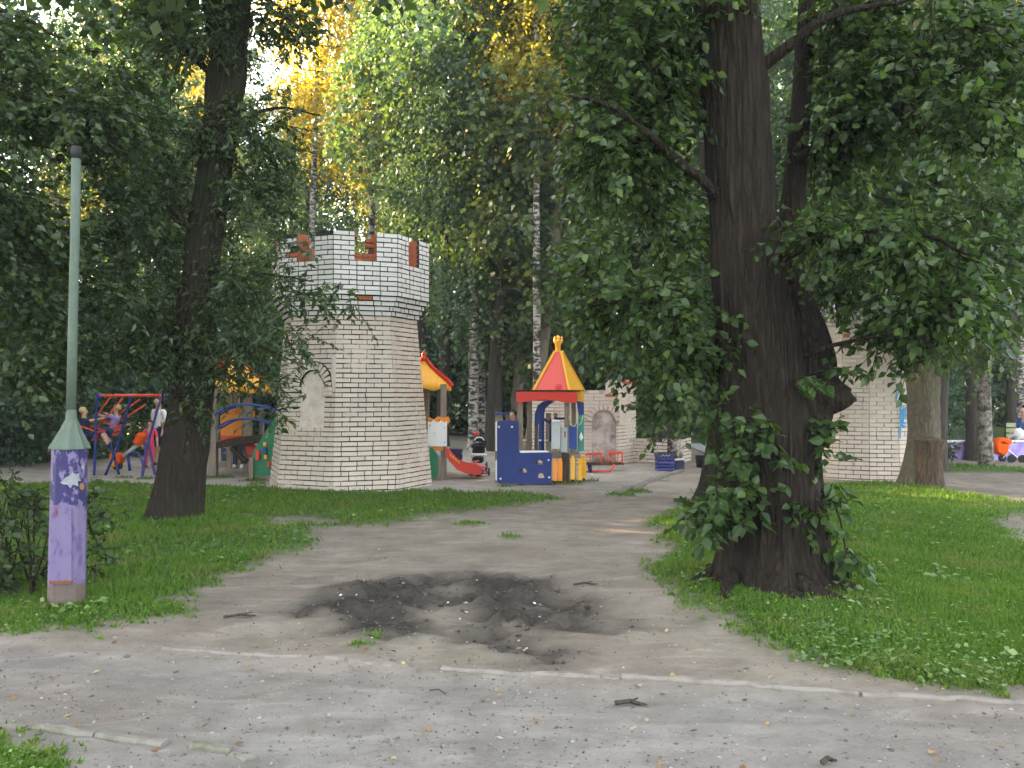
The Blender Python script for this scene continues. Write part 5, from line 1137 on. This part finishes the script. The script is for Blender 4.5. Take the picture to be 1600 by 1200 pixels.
ca_ = thing('carousel', 'low red tube carousel with two cage seats in front of the ruined wall', 'carousel', tuple(G(935, 738)))
for x0, x1, y0, y1, Y in ((915, 940, 710, 725, 17.3), (950, 972, 708, 725, 17.7)):
    fr = [W(x0, y1, Y), W(x0, y0, Y), W(x1, y0, Y), W(x1, y1, Y)]
    for k in range(3): rod(ca_, [fr[k], fr[k + 1]], .016, 'redtube', 'seat_frame', 6)
    for q in (.3, .7): rod(ca_, [fr[0].lerp(fr[3], q), fr[1].lerp(fr[2], q)], .01, 'redtube', 'seat_bar', 6)
    for dy in (.35,): rod(ca_, [fr[1], fr[1] + Vector((.05, dy, 0)), fr[2] + Vector((.05, dy, 0)), fr[2]], .014, 'redtube', 'seat_frame', 6, 1)
    m_ = (fr[0] + fr[3]) / 2; MB().box(m_ + Vector((.02, .17, 0)), (.34, .36, .03)).build('seat', M['timber_dark'], ca_)
rod(ca_, [W(921, 726, 17.4), W(923, 739, 17.4)], .04, 'navy', 'leg'); rod(ca_, [W(960, 726, 17.6), W(951, 739, 17.5)], .022, 'redtube', 'leg'); rod(ca_, [W(912, 737, 17.4), W(952, 737, 17.5)], .022, 'redtube', 'base_rail'); rod(ca_, [W(924, 737, 17.4), W(955, 735, 18.2)], .02, 'redtube', 'base_rail')

bi = thing('litter_bin', 'square blue slatted litter bin in front of the low brick wall', 'bin', tuple(G(1041, 738)))
c = G(1041, 738); c.y += .17; wd = 28 / F * c.y
for k in range(4): MB().box((c.x, c.y, .055 + k * .07), (wd - .01, wd - .01, .058)).build('slat', M['violet' if k % 2 == 0 else 'blue'], bi, bevel=.006)
MB().box((c.x, c.y, .33), (wd + .01, wd + .01, .09)).build('rim', M['navy'], bi, bevel=.008)
mb = MB(); mb.box((c.x, c.y, .372), (wd - .06, wd - .06, .012)); mb.build('bag', M['cloth_black'], bi)
for k in range(3): rod(bi, [Vector((c.x - .1 + k * .06, c.y - wd / 2 - .008, .315)), Vector((c.x - .05 + k * .06, c.y - wd / 2 - .008, .345))], .006, 'grey', 'rim_mark', 5)
bx = thing('box', 'dark open box with a pale lid beside the blue bin', 'box', tuple(G(1063, 735)))
c = G(1063, 735); MB().box((c.x, c.y + .1, .1), (.17, .2, .2)).build('body', M['navy'], bx, bevel=.005); MB().box((c.x - .01, c.y + .1, .215), (.2, .22, .02), Matrix.Rotation(-.12, 3, 'Y')).build('lid', M['brick_cream'], bx)
bk = thing('litter_bin', 'small black bin at the end of the low brick wall, half behind leaves', 'bin', tuple(G(1095, 731)))
c = G(1095, 731); MB().lathe((c.x, c.y, 0), [(.09, 0), (.11, .2), (.12, .24), (.10, .245), (.09, .2)], 14).build('body', M['cloth_black'], bk, True); MB().tube([(c.x - .11, c.y, .2), (c.x - .11, c.y, .26), (c.x + .11, c.y, .26), (c.x + .11, c.y, .2)], .008, 6).build('handle', M['cloth_black'], bk)

def wheel(parent, c, r, axis='Y', wd=.035):
    mb = MB(); prof = [(r * .72, -wd / 2), (r, -wd * .4), (r, wd * .4), (r * .72, wd / 2)]
    t_ = MB().lathe((0, 0, 0), prof, 14); t2_ = MB().lathe((0, 0, 0), [(r * .15, -wd * .5), (r * .7, -wd * .15), (r * .7, wd * .15), (r * .15, wd * .5)], 14)
    Rm = Matrix.Rotation(math.pi / 2, 3, 'X') if axis == 'Y' else Matrix.Rotation(math.pi / 2, 3, 'Y')
    for src, nm, mt in ((t_, 'wheel', 'rubber'), (t2_, 'rim', 'grey')):
        mb = MB(); mb.add([Rm @ Vector(v) + Vector(c) for v in src.v], src.f)
        if nm == 'wheel': wo_ = mb.build(nm, M[mt], parent, True)
        else: mb.build(nm, M[mt], wo_, True)
st = thing('pram', 'black hooded pram parked between the red slide and the playhouse', 'pram', tuple(G(747, 733)))
c = G(747, 735); Y = c.y
mb = MB(); vs = []; hc = W(749, 694, Y)
for i in range(7):
    a = math.pi * i / 6
    for k in range(9):
        b_ = math.pi * k / 8; vs.append(hc + Vector((-.14 * math.cos(b_), -.12 * math.cos(a) * math.sin(b_) + .05, .17 * math.sin(b_) * (.35 + .65 * math.sin(a)))))
mb.add(vs, [(i * 9 + k, i * 9 + k + 1, (i + 1) * 9 + k + 1, (i + 1) * 9 + k) for i in range(6) for k in range(8)]).build('hood', M['cloth_black'], st, True)
rod(st, [hc + Vector((-.10, -.08, .08)), hc + Vector((-.05, -.09, .135)), hc + Vector((.05, -.09, .135)), hc + Vector((.10, -.08, .08))], .012, 'white', 'hood_rim')
MB().box(W(748, 700, Y), (.29, .45, .18)).build('carrycot', M['cloth_black'], st, bevel=.04); MB().box(W(747, 718, Y), (.22, .4, .12)).build('basket', M['cloth_black'], st, bevel=.03)
rod(st, [W(735, 710, Y - .28), W(761, 710, Y - .28)], .013, 'white', 'handle'); rod(st, [W(735, 710, Y - .28), W(738, 700, Y - .2)], .01, 'grey', 'handle_arm'); rod(st, [W(760, 710, Y - .28), W(758, 700, Y - .2)], .01, 'grey', 'handle_arm')
for s in (-1, 1):
    rod(st, [W(748 + s * 10, 706, Y - .2), W(748 + s * 11, 730, Y + .2)], .011, 'grey', 'frame_bar'); rod(st, [W(748 + s * 10, 706, Y + .2), W(748 + s * 11, 730, Y - .2)], .011, 'grey', 'frame_bar')
    for d in (-.22, .22): wheel(st, Vector((W(748 + s * 12, 0, Y).x, Y + d, .075)), .085, 'X')
ty = tag(MB().ball(hc + Vector((-.06, -.02, .21)), (.045, .045, .05)).build('cap', M['red'], None, True), 'small red cap lying on the hood of the black pram', 'cap')
tc3 = thing('tricycle', 'pink and red toy tricycle standing in front of the black pram', 'tricycle', tuple(G(750, 743)))
c = G(750, 744); Y = c.y
rod(tc3, [W(743, 722, Y), W(746, 730, Y), W(748, 741, Y)], .022, 'pink', 'fork'); rod(tc3, [W(746, 729, Y), W(752, 733, Y + .1), W(762, 738, Y + .2)], .02, 'pink', 'frame'); rod(tc3, [W(739, 721, Y - .1), W(748, 720, Y + .1)], .012, 'pink', 'handlebar')
MB().box(W(753, 729, Y + .1), (.16, .16, .04)).build('seat', M['pink'], tc3, bevel=.012); rod(tc3, [W(752, 740, Y + .25), W(764, 740, Y + .25)], .01, 'black', 'axle')
wheel(tc3, Vector((W(747, 0, Y).x, Y, .085)), .095, 'Y', .03); wheel(tc3, Vector((W(737, 0, Y + .1).x, Y + .1, .07)), .075, 'Y'); wheel(tc3, Vector((W(764, 0, Y + .2).x, Y + .2, .07)), .075, 'X')

# lilac lamp post
lp_ = thing('lamp_post', 'lilac and green painted post with peeling dark blue paint on the left lawn', 'post', tuple(G(104, 950)))
c = G(104, 951); Y = c.y
def zpx(y): return H - (y - HOR) / F * Y
t = NT('peeling lilac paint'); p = t.pos(); sz = t.n('ShaderNodeSeparateXYZ'); t.l(p, sz.inputs[0]); z_ = sz.outputs[2]
nA = t.noise(p, 9, 5, .6); nB = t.noise(t.map(p, (1, 1, .5)), 16, 5, .65); nC = t.noise(p, 45, 4)
lil = t.mix(t.math('MULTIPLY', nA, .8), (.115, .085, .18), (.165, .14, .235)); lil = t.mix(t.ramp(nB, [(.52, 0.0), (.62, .8)]), lil, (.08, .045, .16))
up = t.ramp(t.math('ADD', t.math('MULTIPLY', z_, .9), t.math('MULTIPLY', nB, .9)), [(0.985, 0.0), (1.05, .0)])
dk = t.math('MULTIPLY', t.ramp(nB, [(.465, 0.0), (.50, 1.0)]), t.ramp(t.math('ADD', z_, t.math('MULTIPLY', nA, .5)), [(.98, 0.0), (1.12, 1.0)]))
col = t.mix(dk, lil, (.022, .018, .085))
low = t.ramp(t.math('ADD', z_, t.math('MULTIPLY', nB, .35)), [(.36, 1.0), (.39, 0.0)])
conc = t.mix(nC, (.07, .06, .052), t.mix(nA, (.16, .13, .12), (.12, .06, .045))); col = t.mix(low, col, conc)
M['lilac'] = t.done(t.bsdf(col, .6, t.bump(t.math('ADD', nC, t.math('MULTIPLY', dk, .5)), .4, .004), .3))
M['post_green'] = paint('dull green paint', (.082, .112, .088), .6, .5, (.13, .145, .125), .25, 9)
M['rust'] = paint('rusty iron', (.16, .06, .03), .85, .6, (.05, .025, .015), .2, 30)
s_ = Y / F; mb = MB(); n = 10; rb, rt_ = 27.5 * s_, 26 * s_
mb.lathe((0, 0, 0), [(rb, -.1), (rb, zpx(905)), (rt_, zpx(700)), (rt_ * .97, zpx(699))], n); mb.v = [(v[0] + c.x + .02 * v[2], v[1] + Y, v[2]) for v in mb.v]
mb.build('base', M['lilac'], lp_)
mb = MB(); vs = []; nn = 16
for z, r in ((zpx(701), 27.5), (zpx(698), 27), (zpx(672), 14.5), (zpx(655), 8.6), (zpx(640), 7.4)):
    for k in range(nn):
        a = 2 * math.pi * k / nn; f = 1 + (.10 if k % 2 else -.06) * (r > 9)
        vs.append((c.x + .02 * z + (W(108, 0, Y).x - c.x - .012) * min(1, (27.5 - r) / 20) + math.cos(a) * r * s_ * f, Y + math.sin(a) * r * s_ * f, z))
mb.add(vs, [(i * nn + k, i * nn + (k + 1) % nn, (i + 1) * nn + (k + 1) % nn, (i + 1) * nn + k) for i in range(4) for k in range(nn)]).build('cone', M['post_green'], lp_)
MB().tube([W(111, 650, Y), W(113.5, 520, Y), W(117, 380, Y), W(119, 246, Y)], [7.4 * s_, 7.2 * s_, 7.1 * s_, 7.1 * s_], 14).build('pole', M['post_green'], lp_, True)
MB().tube([W(119, 248, Y), W(119.5, 229, Y)], 7.6 * s_, 14).build('collar', M['rubber'], lp_, True)
pl = W(97, 845, Y); d_ = MB()
hx, hy, hr = c.x + .012 + rb * .97 * math.sin(.10), Y - rb * .97 * math.cos(.10), Matrix.Rotation(.10, 3, 'Z')
d_.box(Vector((hx, hy, (zpx(790) + zpx(903)) / 2)), (31 * s_, .016, zpx(790) - zpx(903)), hr).build('hatch', M['lilac'], lp_)
MB().box(Vector((hx, hy - .002, zpx(904))), (32 * s_, .024, .022), hr).build('hatch_lip', M['rust'], lp_)
MB().tube([Vector((hx - .03, hy - .008, zpx(792))), Vector((hx - .03, hy - .016, zpx(800)))], .008, 6).build('hinge', M['rust'], lp_)
M['paper'] = paint('torn grey poster', (.24, .25, .27), .8, .8, (.05, .06, .08), .15, 60); M['sticker'] = paint('faded orange sticker', (.20, .11, .05), .7, .4)
def cyl(px, py, off=.004):
    d = (px - 800) / F; ax = c.x + .014; r = rt_ + off; a_, b_, c_ = d * d + 1, -2 * (d * ax + Y), ax * ax + Y * Y - r * r
    q = (-b_ - math.sqrt(max(0, b_ * b_ - 4 * a_ * c_))) / (2 * a_); return Vector((d * q, q, H - (py - HOR) / F * q))
def scrap(pts, mat, nm): P = [cyl(x, y, .012) for x, y in pts]; MB().add([sum(P, Vector()) / len(P) + Vector((0, -.006, 0))] + P, [(0, 1 + i, 1 + (i + 1) % len(P)) for i in range(len(P))]).build(nm, M[mat], lp_)
scrap([(94, 754), (101, 747), (110, 742), (113, 738), (119, 741), (124, 739), (123, 746), (127, 751), (121, 752), (123, 760), (114, 757), (110, 763), (105, 757), (99, 757)], 'paper', 'torn_poster'); scrap([(127, 728), (131, 724), (131, 733), (128, 734)], 'paper', 'torn_poster')
scrap([(128 + 4 * math.cos(a), 760 + 6 * math.sin(a)) for a in [k * .785 for k in range(8)]], 'sticker', 'sticker')

# right: purple edging wall, bench, pushchair
t = NT('purple wall paint'); p = t.pos(); n1 = t.noise(p, 4, 5, .6)
M['purple'] = t.done(t.bsdf(t.ramp(n1, [(.35, (.26, .18, .52)), (.6, (.38, .31, .60)), (.75, (.55, .50, .66))]), .8, None, .2))
pw = thing('low_wall', 'low purple painted wall with a pale top beyond the mottled birch', 'wall', (W(1472, 0, 20.8).x, 20.8, 0))
for k in range(5):
    a = W(1468 + k * 52, 0, 20.8).x; b = W(1519 + k * 52, 0, 20.8).x
    MB().box(((a + b) / 2, 20.9, .18), (b - a - .008, .2, .46)).build('wall_block', M['purple'], pw, bevel=.006); MB().box(((a + b) / 2, 20.9, .43), (b - a - .006, .26, .035)).build('coping', M['white'], pw)
be = thing('park_bench', 'green slatted bench with a seated person at the right edge', 'bench', (W(1610, 0, 21.6).x, 21.6, 0))
c = Vector((W(1612, 0, 21.6).x, 21.6, 0))
for k in range(3): MB().box(c + Vector((0, -.3 + k * .13, .42)), (1.1, .11, .03)).build('slat', M['lime'], be)
for k in range(3): MB().box(c + Vector((0, .13, .52 + k * .13)), (1.1, .025, .10)).build('slat', M['lime'], be)
for s in (-1, 1):
    for d in (-.28, .1): MB().box(c + Vector((s * .48, d, .2)), (.05, .05, .44)).build('leg', M['timber_dark'], be)
    MB().box(c + Vector((s * .48, .155, .6)), (.05, .03, .5)).build('back_post', M['timber_dark'], be)
pu = thing('pushchair', 'folding pushchair with an orange seat and crossed pale legs by the bench', 'pushchair', (W(1570, 0, 20.0).x, 20.0, 0))
Y = 20.0
slab('seat', M['cloth_orange'], pu, [[(1554, 690), (1562, 689), (1570, 693), (1569, 704), (1563, 709), (1555, 705)]], .3, Y - .15, 0, .03)
slab('hood', M['cloth_orange'], pu, [[(1556, 688), (1566, 685), (1575, 689), (1572, 694), (1560, 692)]], .3, Y - .15, 0, .02)
for d in (-.18, .18):
    rod(pu, [W(1564, 692, Y + d), W(1577, 704, Y + d), W(1590, 715, Y + d)], .014, 'white', 'frame_bar'); rod(pu, [W(1583, 694, Y + d), W(1575, 706, Y + d), W(1567, 716, Y + d)], .014, 'grey', 'frame_bar')
    wheel(pu, Vector((W(1573, 0, Y).x, Y + d, .09)), .09); wheel(pu, Vector((W(1590, 0, Y).x, Y + d, .09)), .09)
rod(pu, [W(1585, 692, Y - .18), W(1586, 690, Y), W(1585, 692, Y + .18)], .014, 'black', 'handle')
db = thing('bush', 'small dark leaved bush between the sawn stump and the purple wall', 'bush', tuple(G(1484, 722)))
for k in range(5): limb(db, [PT(1478, 722, 20, 0), PT(1482 + k * 2, 708, 20, 0), PT(1476 + k * 6, 696 + 3 * k, 19.9, 0)], .012, .004, M['bark_far'], 'stem', 5)
foliage('leaves', db, M['leaf_bush'], [CL(1484, 704, 20, 14, 10, .2, 40, 5)], 99, 6, .14, .07, .2, CARD)
# alley and pole beyond the low wall
t = NT('pale asphalt'); p = t.pos(); M['asphalt'] = t.done(t.bsdf(t.ramp(t.noise(p, 3, 5), [(.3, (.24, .25, .265)), (.7, (.33, .34, .35))]), .9))
mb = MB(); mb.add([(4.9, 21.2, .035), (9.6, 21.2, .035), (12, 27, .035), (5.2, 27, .035), (4.9, 21.2, -.1), (9.6, 21.2, -.1), (12, 27, -.1), (5.2, 27, -.1)], [(0, 1, 2, 3), (0, 1, 5, 4), (1, 2, 6, 5), (2, 3, 7, 6), (3, 0, 4, 7)])
tag(mb.build('alley', M['asphalt']), kind='structure')
tag(MB().tube([W(1067, 690, 29), W(1067, 618, 29)], .045, 8).build('pole', M['post_green']), 'thin pale pole on the far lawn right of the ruined wall', 'pole')

# ---------------------------------------------------------------- people
for k, c in dict(skin=(.52, .31, .22), navycloth=(.02, .026, .07), orangecloth=(.75, .19, .03), lilaccloth=(.30, .24, .55), whitecloth=(.75, .75, .75), pinkcloth=(.72, .08, .14), jeans=(.035, .07, .15), bluecloth=(.03, .09, .36), greycloth=(.42, .41, .42), blond=(.50, .36, .18), brownhair=(.055, .032, .02), darkhair=(.015, .012, .01), shoe=(.02, .02, .022)).items():
    M[k] = paint(k, c, .85 if k != 'skin' else .55, .06, spec=.2)
POSE = dict(
    stand=dict(pel=(0, 0, .53), che=(0, .005, .72), nec=(0, .0, .83), shl=.105, elb=((-.14, -.01, .64), (.14, -.01, .64)), wri=((-.145, .05, .50), (.145, .05, .50)), kne=((-.055, .01, .285), (.06, .015, .285)), ank=((-.06, -.01, .045), (.065, .0, .045))),
    walk=dict(pel=(0, 0, .53), che=(0, .01, .72), nec=(0, .015, .83), shl=.105, elb=((-.14, .04, .64), (.14, -.05, .64)), wri=((-.14, .13, .53), (.14, -.06, .50)), kne=((-.055, .10, .30), (.06, -.02, .285)), ank=((-.06, .12, .05), (.065, -.15, .07))),
    sit=dict(pel=(0, 0, .06), che=(0, .02, .26), nec=(0, .05, .37), shl=.105, elb=((-.14, .06, .18), (.14, .06, .18)), wri=((-.08, .19, .14), (.08, .19, .14)), kne=((-.07, .24, .07), (.07, .24, .07)), ank=((-.07, .27, -.17), (.07, .25, -.17))),
    swing=dict(pel=(0, 0, .06), che=(0, -.05, .25), nec=(0, -.06, .36), shl=.10, elb=((-.14, .06, .30), (.14, .06, .30)), wri=((-.12, .21, .33), (.12, .21, .33)), kne=((-.06, .24, .08), (.06, .24, .08)), ank=((-.06, .36, -.10), (.06, .34, -.12))))
def person(label, base, ht, yaw, pose, cols, shorts=False, sleeves=False, tilt=0.0, hair_r=1.0):
    q = POSE[pose]; V = []; E = []; Rd = []; B = []          # B: cloth slot of the bone that ends in the vertex
    def v(p, r, par=None, slot=0):
        V.append(Vector(p)); Rd.append(r); B.append(slot)
        if par is not None: E.append((par, len(V) - 1))
        return len(V) - 1
    SK, SH, PA, FT = 0, 1, 2, 3
    pe = v(q['pel'], .072, None, PA); wa = v(Vector(q['pel']).lerp(Vector(q['che']), .5), .066, pe, SH); ch = v(q['che'], .08, wa, SH); ne = v(q['nec'], .034, ch, SK)
    n_ = Vector(q['nec']); h1 = v(n_ + Vector((0, .012, .05)), .050, ne, SK); h2 = v(n_ + Vector((0, .008, .105)), .060, h1, SK); v(n_ + Vector((0, 0, .15)), .042, h2, SK)
    v(n_ + Vector((0, .075, .075)), .010, h2, SK)                                  # nose
    for s, sg in ((0, -1), (1, 1)):
        sh = v((sg * q['shl'], q['nec'][1], q['nec'][2] - .035), .040, ch, SH); el = v(q['elb'][s], .030, sh, SH); wr = v(q['wri'][s], .020, el, SH if sleeves else SK)
        d = (Vector(q['wri'][s]) - Vector(q['elb'][s])).normalized(); pa = v(Vector(q['wri'][s]) + d * .03, .020, wr, SK); sd_ = d.cross(Vector((0, 1, .3))).normalized()
        for k in range(4):
            f = v(Vector(q['wri'][s]) + d * (.062 + .006 * (k in (1, 2))) + sd_ * (.011 * (k - 1.5)) + Vector((0, .006, 0)), .0055, pa, SK)
        v(Vector(q['wri'][s]) + d * .035 - sd_ * .032 + Vector((0, .012, 0)), .006, pa, SK)
        hp = v(Vector(q['pel']) + Vector((sg * .055, 0, -.02)), .060, pe, PA); kn = v(q['kne'][s], .042, hp, PA); an = v(q['ank'][s], .026, kn, SK if shorts else PA)
        a_ = Vector(q['ank'][s]); v(a_ + Vector((0, .075, -.02)), .024, an, FT); v(a_ + Vector((0, -.015, -.018)), .022, an, FT)
    me = bpy.data.meshes.new('body'); me.from_pydata([tuple(x) for x in V], E, []); ob = bpy.data.objects.new('tmp_body', me)
    sc = bpy.data.scenes.new('tmp'); sc.collection.objects.link(ob); md = ob.modifiers.new('skin', 'SKIN'); md.use_smooth_shade = True; md.branch_smoothing = .4
    if not me.skin_vertices: 
        pass
    for i, sv in enumerate(me.skin_vertices[0].data): sv.radius = (Rd[i] * (1.28 if B[i] in (SH, PA) and i < 3 else 1), Rd[i] * (.85 if i < 3 else 1)); sv.use_root = (i == 0)
    sb = ob.modifiers.new('sub', 'SUBSURF'); sb.levels = 2; sb.render_levels = 2
    
    with bpy.context.temp_override(scene=sc, view_layer=sc.view_layers[0]): dg = bpy.context.evaluated_depsgraph_get()
    m2 = bpy.data.meshes.new_from_object(ob.evaluated_get(dg)); bpy.data.scenes.remove(sc); bpy.data.objects.remove(ob)
    m2.materials.clear()
    for k in ('skin', cols[0], cols[1], cols[2]): m2.materials.append(M[k])
    segs = [(V[a], V[b], B[b]) for a, b in E]; idx = []
    for po in m2.polygons:
        c = po.center; best = 9; bs = 0
        for a, b, s in segs:
            ab = b - a; t_ = max(0, min(1, (c - a).dot(ab) / max(1e-9, ab.length_squared))); d = (c - a - ab * t_).length
            if d < best: best = d; bs = s
        idx.append(bs)
    m2.polygons.foreach_set('material_index', idx); m2.polygons.foreach_set('use_smooth', [True] * len(m2.polygons)); m2.name = 'body'
    root = thing('person', label, 'person', tuple(base)); root.rotation_euler = (tilt, 0, yaw); root.scale = (ht,) * 3
    o = bpy.data.objects.new('body', m2); COL.objects.link(o); o.parent = root
    LOC[root.name] = Vector((0, 0, 0))
    hc = n_ + Vector((0, -.012, .118)); mb = MB(); mb.ball((0, 0, 0), (.066, .066, .068), 14)
    mb.v = [tuple(hc + Vector((x, y - .008, z + (.0 if z > -.02 else .012)))) for x, y, z in mb.v]; mb.build('hair', M[cols[3]], root, True)
    for sg in (-1, 1): MB().ball(n_ + Vector((sg * .022, .058, .095)), .007, 6).build('eye', M['shoe'], root)
    return root
person('child in a navy top with arms stretched out on the left swing seat', W(137, 676, 17.0) + Vector((0, 0, -.1)), 1.10, math.radians(-75), 'swing', ('navycloth', 'navycloth', 'shoe', 'blond'), True)
person('fair haired child in a lilac and orange top leaning back in the right swing seat', W(174, 670, 17.35) + Vector((0, 0, -.1)), 1.10, math.radians(78), 'swing', ('lilaccloth', 'jeans', 'shoe', 'blond'), False, False, .1)
person('adult in a white top and navy shorts standing behind the swings by the leaning tree', (W(248, 0, 18.8).x, 18.8, 0), 1.5, math.radians(150), 'stand', ('whitecloth', 'navycloth', 'shoe', 'brownhair'), True)
person('small child dressed in pink standing next to the adult in navy shorts', (W(234, 0, 18.4).x, 18.4, 0), 1.0, math.radians(200), 'stand', ('pinkcloth', 'pinkcloth', 'shoe', 'brownhair'))
person('person in blue jeans standing under the arched bridge of the play structure', (W(373, 0, 18.3).x, 18.3, 0), 1.28, math.radians(170), 'stand', ('navycloth', 'jeans', 'whitecloth', 'darkhair'), False, True)
person('brown haired child in a red top looking out over the blue panel of the playhouse', (W(801, 0, 15.75).x, 15.75, .12), 1.14, math.radians(160), 'stand', ('coral', 'jeans', 'shoe', 'brownhair'), True)
person('dark haired person in blue top and grey trousers sitting on the bench', (W(1606, 0, 21.3).x, 21.3, .40), 1.62, math.radians(100), 'sit', ('bluecloth', 'greycloth', 'shoe', 'darkhair'), False, False)
tag(MB().lathe(W(1592, 676, 20.95), [(.03, -.09), (.1, -.05), (.11, .02), (.07, .08), (.02, .1)], 10).build('bag', M['whitecloth'], None, True), 'small white bag held by the person on the bench', 'bag')

# ---------------------------------------------------------------- evening haze in the air
t = NT('haze'); pv = t.n('ShaderNodeVolumePrincipled'); pv.inputs['Color'].default_value = (0.86, 0.95, 1.0, 1); pv.inputs['Density'].default_value = 0.0007; pv.inputs['Anisotropy'].default_value = 0.0
t.l(pv.outputs[0], t.out.inputs['Volume']); t.mat.cycles.homogeneous_volume = True
mb = MB().box((0, 45, 14), (200, 150, 32)); tag(mb.build('haze', t.mat), kind='stuff')
